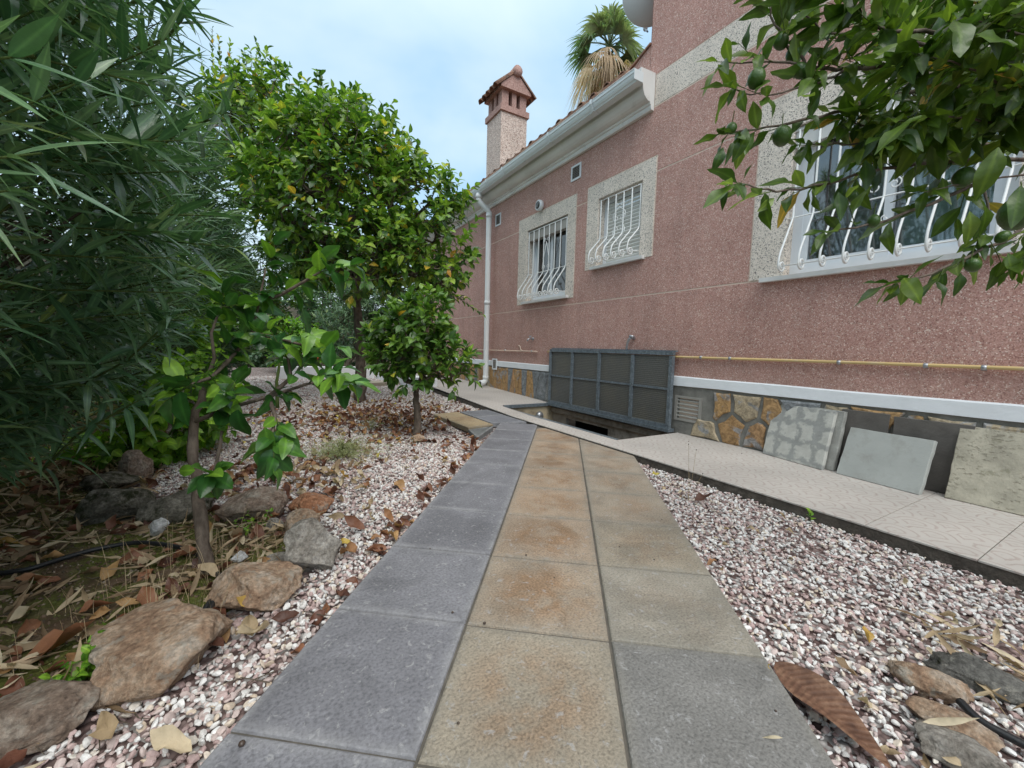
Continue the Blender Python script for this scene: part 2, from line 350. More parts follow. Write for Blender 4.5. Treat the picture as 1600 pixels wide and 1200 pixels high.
DRY_YELLOW = leaf_mat('yellowing_leaf', [(0, (.42, .24, .06)), (.5, (.50, .36, .08)), (1, (.55, .48, .10))], .5, .15, vein=False)
GRASS_DRY = leaf_mat('dry_grass', [(0, (.25, .17, .09)), (1, (.5, .4, .25))], .8, .1, vein=False)
FEATHER_M = leaf_mat('feathery_weed_green', [(0, (.18, .22, .09)), (1, (.36, .38, .19))], .8, .2, vein=False)
def bark(name, a, b):
    m = M(name, .9, .2); P = m.co(use_geo=True)
    m.col(m.ramp(m.noise(26, 7, m.co(use_geo=True, scale=(1, 1, .4)), .65), [(.3, a), (.7, b)])); m.bump(m.noise(60, 5, m.co(use_geo=True, scale=(1, 1, .4))), .008); return m.m
BARK = bark('citrus_bark', (.06, .045, .035), (.23, .185, .15)); BARK_OLE = bark('oleander_bark', (.04, .035, .025), (.16, .13, .10)); STEMG = bark('green_stem', (.05, .085, .02), (.12, .16, .05)); PALMB = bark('palm_bark', (.12, .08, .05), (.3, .22, .15))
def fruit_mat():
    m = M('green_lime_skin', .35, .5); P = m.co('Object'); m.col(m.ramp(m.noise(14, 3, P), [(.3, (.035, .085, .015)), (.7, (.06, .125, .02))])); m.bump(m.noise(220, 2, P), .0012); return m.m
FRUIT = fruit_mat()
RED = simple('red_petal', (.75, .02, .015), .6)
SNAIL = simple('brown_shell', (.06, .04, .03), .4)
DISHM = simple('pale_grey_dish', (.56, .60, .62), .4, var=.05)
def hatch_panel():
    m = M('hatch_sheet', .32, .6, .25); P = m.co(use_geo=True)
    w1 = m.n('ShaderNodeTexWave', wave_type='BANDS', bands_direction='DIAGONAL', i_Scale=26.); w1.inputs['Distortion'].default_value = .4
    m.l(P, w1.inputs[0])
    v = m.voro(95, m.co(use_geo=True, scale=(1, 1, .55)), 'Distance', rnd=.15)
    g = m.ramp(v, [(.2, (.07, .07, .066)), (.5, (.15, .15, .14)), (.7, (.21, .21, .20))])
    g = m.mix(m.ramp(m.noise(3.5, 5, P), [(.45, 0.), (.62, .5)]), g, m.mix(1., g, (1.35, 1.25, 1.05), 'MULTIPLY'))
    m.col(g); m.bump(v, .004, 1.); return m.m
HPANEL = hatch_panel()

# ------------------------------------------------------------------ mesh helpers
def tag(o, label=None, cat=None, group=None, kind=None):
    if label: o['label'] = label
    if cat: o['category'] = cat
    if group: o['group'] = group
    if kind: o['kind'] = kind
    return o
def link(o, parent=None):
    COL.objects.link(o)
    if parent is not None: o.parent = parent
    return o
def empty(name, loc=(0, 0, 0), label=None, cat=None, group=None, kind=None, parent=None):
    o = bpy.data.objects.new(name, None); o.location = loc; o.empty_display_size = .1
    link(o, parent); EMPLOC[o.name] = Vector(loc); return tag(o, label, cat, group, kind)
EMPLOC = {}
def worldloc(o):
    v = Vector((0, 0, 0))
    while o is not None: v += Vector(o.location); o = o.parent
    return v

class MB:
    def __init__(s): s.v = []; s.f = []
    def add(s, vs, fs):
        k = len(s.v); s.v += [tuple(map(float, p)) for p in vs]; s.f += [tuple(i+k for i in f) for f in fs]; return s
    def box(s, x0, x1, y0, y1, z0, z1, bev=0.):
        if bev <= 0:
            return s.add([(x0, y0, z0), (x1, y0, z0), (x1, y1, z0), (x0, y1, z0), (x0, y0, z1), (x1, y0, z1), (x1, y1, z1), (x0, y1, z1)],
                         [(3, 2, 1, 0), (4, 5, 6, 7), (0, 1, 5, 4), (1, 2, 6, 5), (2, 3, 7, 6), (3, 0, 4, 7)])
        return s.prism([(x0, y0), (x1, y0), (x1, y1), (x0, y1)], z0, z1, bev)
    def prism(s, poly, z0, z1, bev=0., M4=None, zf=None):
        """upright prism of a convex ccw polygon with bevelled top rim"""
        n = len(poly); P = [Vector((p[0], p[1])) for p in poly]
        def inset(d):
            out = []
            for i in range(n):
                a, b, c = P[i-1], P[i], P[(i+1) % n]
                e1 = (b-a).normalized(); e2 = (c-b).normalized()
                n1 = Vector((-e1.y, e1.x)); n2 = Vector((-e2.y, e2.x)); t = n1+n2
                k = t.length_squared
                out.append(b + (t*(2*d/k) if k > .2 else n1*d))
            return out
        rings = [(P, z0)]
        if bev > 0: rings += [(P, z1-bev), (inset(bev*.35), z1-bev*.3), (inset(bev), z1)]
        else: rings += [(P, z1)]
        vs = [(p.x, p.y, z + (zf(p.x, p.y) if zf else 0)) for r, z in rings for p in r]
        fs = [tuple(range(n-1, -1, -1)), tuple((len(rings)-1)*n+i for i in range(n))]
        for k in range(len(rings)-1):
            for i in range(n):
                j = (i+1) % n; fs.append((k*n+i, k*n+j, (k+1)*n+j, (k+1)*n+i))
        if M4 is not None: vs = [M4 @ Vector(v) for v in vs]
        return s.add(vs, fs)
    def tube(s, pts, r, seg=8, cap=True, closed=False):
        pts = [Vector(map(float, p)) for p in pts]; n = len(pts)
        rs = r if isinstance(r, (list, tuple)) else [r]*n
        vs = []; prev = None
        for i, p in enumerate(pts):
            t = (pts[min(i+1, n-1)]-pts[max(i-1, 0)])
            if t.length < 1e-9: t = Vector((0, 0, 1))
            t.normalize()
            if prev is None:
                a = Vector((0, 0, 1)) if abs(t.z) < .9 else Vector((1, 0, 0)); nrm = t.cross(a).normalized()
            else:
                nrm = prev - t*prev.dot(t)
                nrm = nrm.normalized() if nrm.length > 1e-6 else t.orthogonal().normalized()
            prev = nrm; b = t.cross(nrm)
            for k in range(seg):
                an = 2*pi*k/seg; vs.append(p + (nrm*math.cos(an)+b*math.sin(an))*rs[i])
        fs = []
        for i in range(n-1):
            for k in range(seg):
                j = (k+1) % seg; fs.append((i*seg+k, i*seg+j, (i+1)*seg+j, (i+1)*seg+k))
        if cap: fs += [tuple(range(seg-1, -1, -1)), tuple((n-1)*seg+i for i in range(seg))]
        return s.add(vs, fs)
    def extr_y(s, prof, y0, y1, closed=True):
        """profile of (x,z) points extruded along Y"""
        n = len(prof); vs = [(x, y0, z) for x, z in prof]+[(x, y1, z) for x, z in prof]
        fs = [(i, (i+1) % n, (i+1) % n+n, i+n) for i in range(n if closed else n-1)]
        if closed: fs += [tuple(range(n-1, -1, -1)), tuple(range(n, 2*n))]
        return s.add(vs, fs)
    def lathe(s, prof, M4=None, seg=20):
        n = len(prof); vs = []
        for r_, z in prof:
            for k in range(seg): an = 2*pi*k/seg; vs.append(Vector((r_*math.cos(an), r_*math.sin(an), z)))
        if M4 is not None: vs = [M4 @ v for v in vs]
        fs = [(i*seg+k, i*seg+(k+1) % seg, (i+1)*seg+(k+1) % seg, (i+1)*seg+k) for i in range(n-1) for k in range(seg)]
        fs += [tuple(range(seg-1, -1, -1)), tuple((n-1)*seg+i for i in range(seg))]
        return s.add(vs, fs)
    def build(s, name, mat, parent=None, smooth=False, loc=None, fix=True):
        """link as one mesh; coordinates given in the world, origin put at loc"""
        me = bpy.data.meshes.new(name)
        o_ = Vector(loc) if loc is not None else (worldloc(parent) if parent is not None else Vector((0, 0, 0)))
        me.from_pydata([(v[0]-o_.x, v[1]-o_.y, v[2]-o_.z) for v in s.v], [], s.f)
        if fix:
            bm = bmesh.new(); bm.from_mesh(me); bmesh.ops.recalc_face_normals(bm, faces=bm.faces); bm.to_mesh(me); bm.free()
        me.materials.append(mat)
        if smooth: me.polygons.foreach_set('use_smooth', [True]*len(me.polygons))
        o = bpy.data.objects.new(name, me); link(o, parent)
        o.location = o_ - (worldloc(parent) if parent is not None else Vector((0, 0, 0)))
        return o

def np_mesh(name, V, F4, mat, tint=None, mid=None, F3=None, smooth=True):
    """quads only, fast"""
    me = bpy.data.meshes.new(name); V = np.asarray(V, np.float32); F4 = np.asarray(F4, np.int32)
    me.vertices.add(len(V)); me.vertices.foreach_set('co', V.ravel())
    me.loops.add(F4.size); me.loops.foreach_set('vertex_index', F4.ravel())
    k = F4.shape[1]; me.polygons.add(len(F4)); me.polygons.foreach_set('loop_start', np.arange(0, F4.size, k, dtype=np.int32))
    me.polygons.foreach_set('loop_total', np.full(len(F4), k, np.int32))
    if smooth: me.polygons.foreach_set('use_smooth', np.ones(len(F4), bool))
    me.update(calc_edges=True)
    for nm, a in (('tint', tint), ('mid', mid)):
        if a is not None:
            at = me.attributes.new(nm, 'FLOAT', 'POINT'); at.data.foreach_set('value', np.asarray(a, np.float32).ravel())
    me.materials.append(mat); return me

# leaf templates: base at origin, along +Y, upper side +Z; all triangles
def leaf_template(Ln, Wd, rows, prof, fold=.25, droop=.25, wave=0., twist=0.):
    V = []; Mi = []; F = []
    for i in range(rows+1):
        t = i/rows; w_ = Wd*.5*prof(t); y = Ln*t; z = -droop*Ln*t*t
        tw = twist*t
        for sx_ in (-1, 0, 1):
            x = sx_*w_; zz = abs(sx_)*w_*fold + (wave*math.sin(t*9+sx_*2)*w_ if sx_ else 0)
            V.append((x*math.cos(tw)-zz*math.sin(tw), y, z+x*math.sin(tw)+zz*math.cos(tw))); Mi.append(1. if sx_ == 0 else 0.)
    for i in range(rows):
        for c in (0, 1):
            a = i*3+c; F += [(a, a+1, a+4), (a, a+4, a+3)]
    return np.array(V), np.array(F), np.array(Mi)
p_citrus = lambda t: max(.06, math.sin(pi*min(1, t**.85))**.75) if 0 < t < 1 else .05
p_lance = lambda t: max(.08, (math.sin(pi*t**.8))**.9*(1-.25*t)) if 0 < t < 1 else .06
p_blade = lambda t: max(.1, 1-t)
T_CIT = [leaf_template(.10, .062, 4, p_citrus, f, d, wv) for f, d, wv in ((.3, .2, 0), (.15, .45, .15), (.4, .1, .1))]
T_CIT_HI = [leaf_template(.115, .056, 7, p_citrus, f, d, wv, tw) for f, d, wv, tw in ((.3, .25, .08, .2), (.15, .5, .22, -.4), (.42, .12, .12, .1), (.25, .7, .15, .6), (.2, .0, .18, -.1))]
T_SAP = [leaf_template(.112, .066, 7, p_citrus, f, d, wv, tw) for f, d, wv, tw in ((.3, .25, .1, .2), (.15, .5, .25, -.4), (.42, .12, .15, .1), (.25, .7, .2, .6), (.2, .0, .2, -.1))]
T_LEM = [leaf_template(.12, .054, 7, lambda t: max(.05, math.sin(pi*t)**.9*(1-.15*t)) if 0 < t < 1 else .04, f, d, wv, tw) for f, d, wv, tw in ((.3, .15, .2, .3), (.2, .35, .35, -.6), (.42, .05, .25, .1), (.25, .5, .3, .8), (.25, -.1, .3, -.2))]
T_OLE = [leaf_template(.145, .024, 4, p_lance, f, d, 0, tw) for f, d, tw in ((.2, .15, 0), (.25, .4, .3), (.15, .02, -.2))]
T_OLE_HI = [leaf_template(.15, .027, 8, p_lance, f, d, 0, tw) for f, d, tw in ((.2, .15, 0), (.25, .45, .4), (.15, .0, -.2), (.2, .75, .5))]
T_HIB = [leaf_template(.085, .07, 5, p_citrus, f, d, .2) for f, d in ((.2, .3), (.1, .5))]

def leaf_mesh(name, tpl, mat):
    V, F, Mi = tpl; return np_mesh(name, V, F, mat, np.zeros(len(V)), Mi)
def join_leaves(name, tpls, mats, which, tints, mat, parent, scales=None):
    """many leaves as one mesh"""
    Vs = []; Fs = []; Ts = []; Ms = []; off = 0
    pl = np.array(worldloc(parent)) if parent is not None else np.zeros(3)
    for k, (V, F, Mi) in enumerate(tpls):
        sel = np.where(which == k)[0]
        if not len(sel): continue
        A = mats[sel]; P = np.einsum('nij,vj->nvi', A[:, :3, :3], V) + A[:, None, :3, 3] - pl
        n, nv = len(sel), len(V)
        Vs.append(P.reshape(-1, 3)); Fs.append((F[None]+(np.arange(n)*nv)[:, None, None]+off).reshape(-1, 3)); off += n*nv
        Ts.append(np.repeat(tints[sel], nv)); Ms.append(np.tile(Mi, n))
    me = np_mesh(name, np.concatenate(Vs), np.concatenate(Fs), mat, np.concatenate(Ts), np.concatenate(Ms))
    o = bpy.data.objects.new(name, me); link(o, parent); return o

def frame_from(d, up_hint, roll=0.):
    """rotation whose +Y is d and whose +Z is as near up_hint as it can be"""
    y = d/np.linalg.norm(d); x = np.cross(y, up_hint); nx = np.linalg.norm(x)
    if nx < 1e-4: x = np.cross(y, np.array([1., 0, .1])); nx = np.linalg.norm(x)
    x /= nx; z = np.cross(x, y)
    c, s_ = math.cos(roll), math.sin(roll)
    return np.stack([x*c+z*s_, y, -x*s_+z*c], 1)

class Plant:
    """collects shoots (stems with leaves); leaves near the camera become parts, the rest one mass"""
    def __init__(s): s.m = []; s.t = []; s.k = []; s.stems = MB()
    def leaf(s, p, d, sc, tint, k, roll=0., hint=None):
        A = np.eye(4); A[:3, :3] = frame_from(np.asarray(d, float), np.array([0, 0, 1.]) if hint is None else hint, roll)*sc; A[:3, 3] = p
        s.m.append(A); s.t.append(tint); s.k.append(k)
    def shoot(s, p, d, ln, n, kind='alt', lsc=1., ang=.9, tint=(0, 1), nk=3, stem=.002, grav=.25, rg=random, tsk=1.0):
        p = np.array(p, float); d = np.array(d, float); d /= np.linalg.norm(d)
        a = np.cross(d, [0, 0, 1.]); a = a/np.linalg.norm(a) if np.linalg.norm(a) > .01 else np.array([1., 0, 0]); b = np.cross(d, a)
        curve = np.array([rg.uniform(-.2, .2), rg.uniform(-.2, .2), rg.uniform(-.1, .25)])
        pts = []; phi = rg.uniform(0, 6.28)
        base_t = rg.uniform(*tint)
        for i in range(5):
            t = i/4; pts.append(p + d*ln*t + curve*ln*t*t*.6)
        steps = n if kind == 'alt' else max(1, n//3)
        for i in range(steps):
            t = (i+.6)/steps; pos = p + d*ln*t + curve*ln*t*t*.6
            dd = d + curve*t*1.2
            for q in range(1 if kind == 'alt' else 3):
                phi += 2.4 if kind == 'alt' else 2.094
                if kind != 'alt' and q == 0: phi += .5
                rad = a*math.cos(phi)+b*math.sin(phi)
                an = ang*(1.15-.55*t)*rg.uniform(.75, 1.2)
                ld = dd*math.cos(an)+rad*math.sin(an); ld = ld + np.array([0, 0, -grav*rg.uniform(.3, 1.2)])
                sc = lsc*rg.uniform(.7, 1.12)*(1-.25*abs(t-.45)*2)
                hint = dd*.55 + np.array([0, 0, .8]) + np.array([rg.uniform(-.3, .3), rg.uniform(-.3, .3), 0])
                s.leaf(pos, ld, sc, min(.999, max(0, (base_t*.6+rg.uniform(*tint)*.4)**tsk)), rg.randrange(nk), rg.uniform(-.3, .3), hint)
        s.stems.tube(pts, [stem, stem*.9, stem*.8, stem*.7, stem*.5], 4, False)
        return pts
    def finish(s, root, lo, hi, mat, stemmat, n_parts=300, leaf_mat_name='leaf', maxd=9.):
        A = np.array(s.m); T = np.array(s.t); K = np.array(s.k)
        P = A[:, :3, 3] - CAM; dep = P@FW; x = 800+FPX*(P@RT)/np.maximum(dep, .01); y = 600-FPX*(P@UP)/np.maximum(dep, .01)
        vis = (dep > .1) & (x > -60) & (x < 1660) & (y > -60) & (y < 1260)
        size = np.linalg.norm(A[:, :3, 1], axis=1)/np.maximum(np.linalg.norm(P, axis=1), .1)
        score = np.where(vis, size, -1); order = np.argsort(-score)
        part = [i for i in order[:n_parts] if score[i] > 0]
        rest = np.setdiff1d(np.arange(len(A)), part)
        metas = [leaf_mesh('leaf', t, mat) for t in hi]
        # leaf parts share mesh data; their shade comes from each object's own random value
        wl = Matrix.Translation(worldloc(root)).inverted()
        for i in part:
            o = bpy.data.objects.new('leaf', metas[K[i] % len(hi)]); link(o, root); o.matrix_local = wl @ Matrix(A[i].tolist())
        if len(rest): tag(join_leaves('foliage', lo, A[rest], K[rest] % len(lo), T[rest], mat, root), kind='stuff')
        if s.stems.v: s.stems.build('twigs', stemmat, root, True, fix=False)['kind'] = 'stuff'
        return root

def grow_branches(root_pts, ends, r_tip=.003, seg=5, k=.55):
    """joins shoot bases to a trunk: each hangs on the nearest node already in the tree; thickness follows load"""
    ends = np.asarray(ends); nodes = [np.array(p, float) for p in root_pts]; par = [-1]+list(range(len(root_pts)-1))
    base = nodes[-1]; order = np.argsort(np.linalg.norm(ends-base, axis=1))
    arr = np.zeros((len(nodes)+len(ends)*2, 3)); arr[:len(nodes)] = nodes; cnt = len(nodes)
    for i in order:
        e = ends[i]; st = max(0, len(root_pts)-2)
        dv = np.linalg.norm(arr[st:cnt]-e, axis=1) + .25*np.linalg.norm(arr[st:cnt]-base, axis=1)
        j = st+int(np.argmin(dv)); mid = (arr[j]+e)/2 + RNG.uniform(-1, 1, 3)*np.linalg.norm(e-arr[j])*.10
        arr[cnt] = mid; par.append(j); cnt += 1; arr[cnt] = e; par.append(cnt-1); cnt += 1
    load = np.ones(cnt)
    for i in range(cnt-1, 0, -1):
        if par[i] >= 0: load[par[i]] += load[i]
    return arr[:cnt], par, load
def branches_mesh(arr, par, load, r_tip, rmax, n_root, seg=5):
    mb = MB(); r = np.minimum(rmax, r_tip*np.power(load*.5, .45))
    for i in range(n_root, len(arr)):
        j = par[i]; mb.tube([arr[j], arr[i]], [float(min(r[j], r[i]*1.8)), float(r[i])], seg, False)
    return mb

# ------------------------------------------------------------------ ground
SLOPE = lambda y: max(0., y-3.9)
def zg(x, y): return -.052 + .018*SLOPE(y)          # bed level
def zpav(y): return .012 + .030*min(SLOPE(y), 4.)
def uv2w(u, v, z=0.):                                # path frame: u along, v across
    return (.6116*u+.7912*v, .7912*u-.6116*v, z)
BED = [(-.62, .4), (-.46, 1.08), (-.27, 1.27), (-.10, 1.40), (.09, 1.55), (.20, 1.72), (.18, 2.02), (.02, 2.2), (-.16, 2.36), (-.43, 2.52), (-.62, 2.9), (-.64, 3.6), (-.74, 4.6), (-.8, 5.6), (-.85, 12)]
def bed_x(y):
    for (x0, y0), (x1, y1) in zip(BED, BED[1:]):
        if y0 <= y <= y1: return x0+(x1-x0)*(y-y0)/(y1-y0)
    return BED[0][0] if y < BED[0][1] else BED[-1][0]
g = MB(); g.add([(-400, -400, -.30), (400, -400, -.30), (400, 400, -.30), (-400, 400, -.30)], [(0, 1, 2, 3)])
# hole for the stair well is left between the pavement edge and the house: far ground lies lower than the garden beds
tag(g.build('ground', EARTH), kind='structure')
def patch(name, x0, x1, y0, y1, nx, ny, zf, mat):
    xs = np.linspace(x0, x1, nx); ys = np.linspace(y0, y1, ny); V = [(x, y, zf(x, y)) for y in ys for x in xs]
    F = [(j*nx+i, j*nx+i+1, (j+1)*nx+i+1, (j+1)*nx+i) for j in range(ny-1) for i in range(nx-1)]
    o = MB().add(V, F).build(name, mat, smooth=True, fix=False); tag(o, kind='structure'); return o
patch('gravel_bed', -.9, 2.325, -2.2, 12.5, 30, 90, lambda x, y: zg(x, y)-.004+.004*noise.noise((x*5, y*5, 0)), GRAVEL_BASE)
def zsoil(x, y):
    bx = bed_x(y); inside = max(0., min(1., (bx-x)/.22))
    return zg(x, y)-.016+.034*inside+(.014*noise.noise((x*4, y*4, 3))+.008*noise.noise((x*13, y*13, 3)))*inside
patch('planting_soil', -2.6, .34, -1.2, 12.5, 90, 300, zsoil, SOIL)

# ------------------------------------------------------------------ path of precast slabs
path = empty('path', kind='structure')
MBED = MB()
def pcol(v): return v
VE = [-.640, -.248, .150, .545]; U0, PIT = 1.067, .3915
def clip(poly, nx, ny, c):      # keep nx*x+ny*y <= c
    out = []
    for i in range(len(poly)):
        a, b = poly[i-1], poly[i]; da, db = nx*a[0]+ny*a[1]-c, nx*b[0]+ny*b[1]-c
        if (da <= 0) != (db <= 0):
            t = da/(da-db); out.append((a[0]+(b[0]-a[0])*t, a[1]+(b[1]-a[1])*t))
        if db <= 0: out.append(b)
    return out
def ccw(p):
    a = sum(p[i-1][0]*p[i][1]-p[i][0]*p[i-1][1] for i in range(len(p)))
    return p if a > 0 else p[::-1]
sand_cols = {  # (column, row) -> colour (linear), stain
    (1, -1): ((.30, .265, .21), .35), (1, 0): ((.30, .262, .205), .45), (1, 1): ((.33, .27, .205), .7), (1, 2): ((.345, .27, .20), .75), (1, 3): ((.36, .28, .205), .6),
    (2, -1): ((.19, .185, .175), .0), (2, 0): ((.205, .20, .19), .0), (2, 1): ((.275, .252, .21), .12), (2, 2): ((.315, .275, .215), .3), (2, 3): ((.33, .28, .22), .35)}
def add_slab(poly, mat, color, stain, z1=0., name='paving_slab', th=.045, parent=path, tilt=0.):
    c = Vector((sum(p[0] for p in poly)/len(poly), sum(p[1] for p in poly)/len(poly), z1))
    tx, ty = random.uniform(-tilt, tilt), random.uniform(-tilt, tilt)
    pl_ = ccw(poly); n = len(pl_); m1 = MB().prism(pl_, z1-th, z1, .006); top = m1.v[-n:]; cx_, cy_ = c.x, c.y
    m1.f = [f for f in m1.f if min(f) < len(m1.v)-n]
    ins = MB().prism(pl_, z1-th, z1, .034).v[-n:]
    k0 = len(m1.v); m1.v += [tuple(v) for v in ins]
    m1.f += [(k0-n+i, k0-n+(i+1) % n, k0+(i+1) % n, k0+i) for i in range(n)]+[tuple(k0+i for i in range(n))]
    m1.v = [(x, y, z+(x-cx_)*tx+(y-cy_)*ty) for x, y, z in m1.v]
    o = m1.build(name, mat, parent, loc=c)
    at = o.data.attributes.new('rim', 'FLOAT', 'POINT'); at.data.foreach_set('value', [0. if i >= k0 else 1. for i in range(len(m1.v))])
    o.color = (*color, stain); return o
for ci in range(3):
    for k in range(-3, 9):
        u1 = U0+PIT*k + (.006 if ci == 0 else 0); u0 = u1-PIT; ga = .0030
        if ci == 0: u0 += .0; 
        if u0 > 4.15: continue
        u1 = min(u1, 4.17)
        a, b = VE[ci]+ga, VE[ci+1]-ga
        j = [random.uniform(-.0025, .0025) for _ in range(4)]
        poly = [uv2w(u0+ga+j[0], a)[:2], uv2w(u0+ga+j[1], b)[:2], uv2w(u1-ga+j[2], b)[:2], uv2w(u1-ga+j[3], a)[:2]]
        poly = clip(poly, 1, 0, 2.322)
        if ci > 0: poly = clip(poly, *(lambda n: (n[0], n[1], n[0]*2.19+n[1]*3.28))((-.0, 1.)))
        if len(poly) < 3: continue
        ar = abs(sum(poly[i-1][0]*poly[i][1]-poly[i][0]*poly[i-1][1] for i in range(len(poly))))/2
        if ar < .004: continue
        if ci == 0:
            q = random.uniform(-.012, .012); col, st = (.19+q, .19+q, .207+q), 0.; mt = SLAB_SLATE
        else:
            key = (ci, min(k, 3) if k > -1 else -1)
            col, st = sand_cols[key]; q = random.uniform(.95, 1.05); col = tuple(c*q for c in col); mt = SLAB_SAND
        add_slab(poly, mt, col, st, random.uniform(-.001, .0008), tilt=.002)
add_slab([(1.58, 4.43), (1.62, 3.555), (1.925, 3.625), (1.90, 4.50)], SLAB_SAND, (.40, .31, .19), .5, .004)
add_slab([(1.935, 4.50), (1.945, 4.09), (2.322, 4.12), (2.322, 4.54)], SLAB_SLATE, (.17, .175, .19), 0, .002)
add_slab([(1.948, 4.08), (1.955, 3.72), (2.322, 3.62), (2.322, 4.11)], SLAB_SLATE, (.19, .195, .215), 0, .001)
add_slab([(1.615, 3.545), (1.545, 3.20), (1.90, 3.58), (1.92, 3.615)], SLAB_SLATE, (.19, .2, .2), 0, -.012)
bedp = [uv2w(-.6, -.636)[:2], uv2w(-.6, .541)[:2], uv2w(1.9, .541)[:2], (2.322, 2.15), (2.322, 4.5), (1.6, 4.4), (1.58, 3.3)]
bedp = [uv2w(-.2, -.634)[:2], uv2w(-.2, .539)[:2], uv2w(2.6, .539)[:2], (2.318, 2.12), (2.318, 3.4), uv2w(4.1, -.634)[:2]]
bedp = [p for p in bedp if p[0] < 2.32]
MB().prism(ccw(bedp), -.09, -.0065).build('mortar_bed', simple('dark_joint_grit', (.10, .09, .075), .95, var=.3, sc=30), path)

# ------------------------------------------------------------------ pavement along the house
pav = empty('pavement', kind='structure')
XW = 3.35; WY0, WY1 = 2.53, 4.60; WX0, WX1 = 2.55, 3.38
EDGE = MB()
def pav_panel(x0, x1, y0, y1):
    g_ = .0014
    n = max(1, int((y1-y0)/.5)); poly = [(x0, y0+g_), (x1, y0+g_), (x1, y1-g_), (x0, y1-g_)]
    c = Vector(((x0+x1)/2, (y0+y1)/2, 0))
    MB().prism(poly, -.008, 0, .002, zf=lambda x, y: zpav(y)).build('paving_panel', PAV, pav, loc=c)
for y0, y1 in ((-2.6, -1.4), (-1.4, -.6), (-.6, .388), (.388, .737), (.737, 1.6), (1.6, WY0)): pav_panel(2.33, XW-.005, y0, y1)
pav_panel(2.33, WX0, WY0, 3.9); pav_panel(2.33, WX0, 3.9, WY1)
for y0, y1 in ((WY1, 5.9), (5.9, 7.2), (7.2, 8.6), (8.6, 10.4)): pav_panel(2.33, XW-.005, y0, y1)
kb = MB()
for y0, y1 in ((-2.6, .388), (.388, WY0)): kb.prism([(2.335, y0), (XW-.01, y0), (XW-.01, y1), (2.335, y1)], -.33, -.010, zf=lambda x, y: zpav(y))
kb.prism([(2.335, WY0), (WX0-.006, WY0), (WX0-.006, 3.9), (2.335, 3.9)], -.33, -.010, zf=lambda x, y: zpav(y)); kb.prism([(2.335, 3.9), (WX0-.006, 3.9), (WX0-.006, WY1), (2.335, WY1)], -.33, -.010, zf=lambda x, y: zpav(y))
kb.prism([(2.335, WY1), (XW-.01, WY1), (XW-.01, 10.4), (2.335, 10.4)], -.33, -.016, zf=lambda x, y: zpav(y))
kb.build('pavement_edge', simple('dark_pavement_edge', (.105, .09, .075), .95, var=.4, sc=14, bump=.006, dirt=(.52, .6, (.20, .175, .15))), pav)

# ------------------------------------------------------------------ sunken stair well
well = empty('stair_well', kind='structure')
wz = -1.5
MB().box(WX0-.12, WX1+.2, WY0-.12, WY1+.12, wz-.1, wz).build('well_floor', WELLCONC, well)
MB().box(WX0-.003, WX0+.010, WY0, WY1, wz, -.012).build('well_garden_wall', WELLWALL, well)
MB().box(WX0+.010, WX1, WY0-.004, WY0+.008, wz, -.012).build('well_near_wall', WELLCONC, well)
MB().box(WX0+.010, WX1, WY1-.008, WY1+.004, wz, zpav(WY1)-.012).build('well_far_wall', WELLWALL, well)
# back wall under the house with a low window opening
oy0, oy1, oz0, oz1 = 3.50, 4.30, -.50, -.135
bw = MB()
bw.box(WX1, WX1+.05, WY0, oy0, wz, -.05); bw.box(WX1, WX1+.05, oy1, WY1, wz, -.05)
bw.box(WX1, WX1+.05, oy0, oy1, oz1, -.05); bw.box(WX1, WX1+.05, oy0, oy1, wz, oz0)
bw.build('well_house_wall', WELLCONC, well)
MB().box(WX1+.25, WX1+.27, oy0-.1, oy1+.1, oz0-.1, oz1+.1).build('basement_shade_sheet', DARK, well)  # near-black sheet painting the darkness behind the low opening
MB().box(WX1-.04, WX1-.001, WY0+.02, WY1-.02, -.085, -.02).build('well_lintel', WELLCONC, well)
for k in range(6):   # steps down
    MB().box(WX0+.02, WX1-.02, WY0+.01+k*.22, WY0+.01+(k+1)*.22, wz, -.35-k*.19).build('stair_step', WELLCONC, well)
MB().box(WX0-.004, WX0+.03, WY0+.01, WY1-.01, -.0115, .016).build('well_steel_angle', STEEL, well)
MB().box(WX0+.03, XW-.05, WY1-.045, WY1-.008, zpav(WY1)-.035, zpav(WY1)+.004).build('well_steel_angle', STEEL, well)
# a bulkhead lamp with its loop of cable on the far wall of the well
bl = empty('bulkhead_lamp', (3.0, WY1-.01, -.16), 'small round grey bulkhead lamp on the far wall of the stair well', 'lamp')
T = Matrix.Translation((3.14, WY1-.012, -.13)) @ Matrix.Rotation(pi/2, 4, 'X')
MB().lathe([(.055, 0), (.06, .02), (.045, .05), (.02, .06)], T, 18).build('lamp_body', CHROME, bl, True)
MB().tube([(2.98, WY1-.02, -.20), (3.01, WY1-.03, -.14), (3.05, WY1-.03, -.13), (3.08, WY1-.03, -.17), (3.12, WY1-.03, -.16)], .006, 6).build('cable', PVC, bl, True)

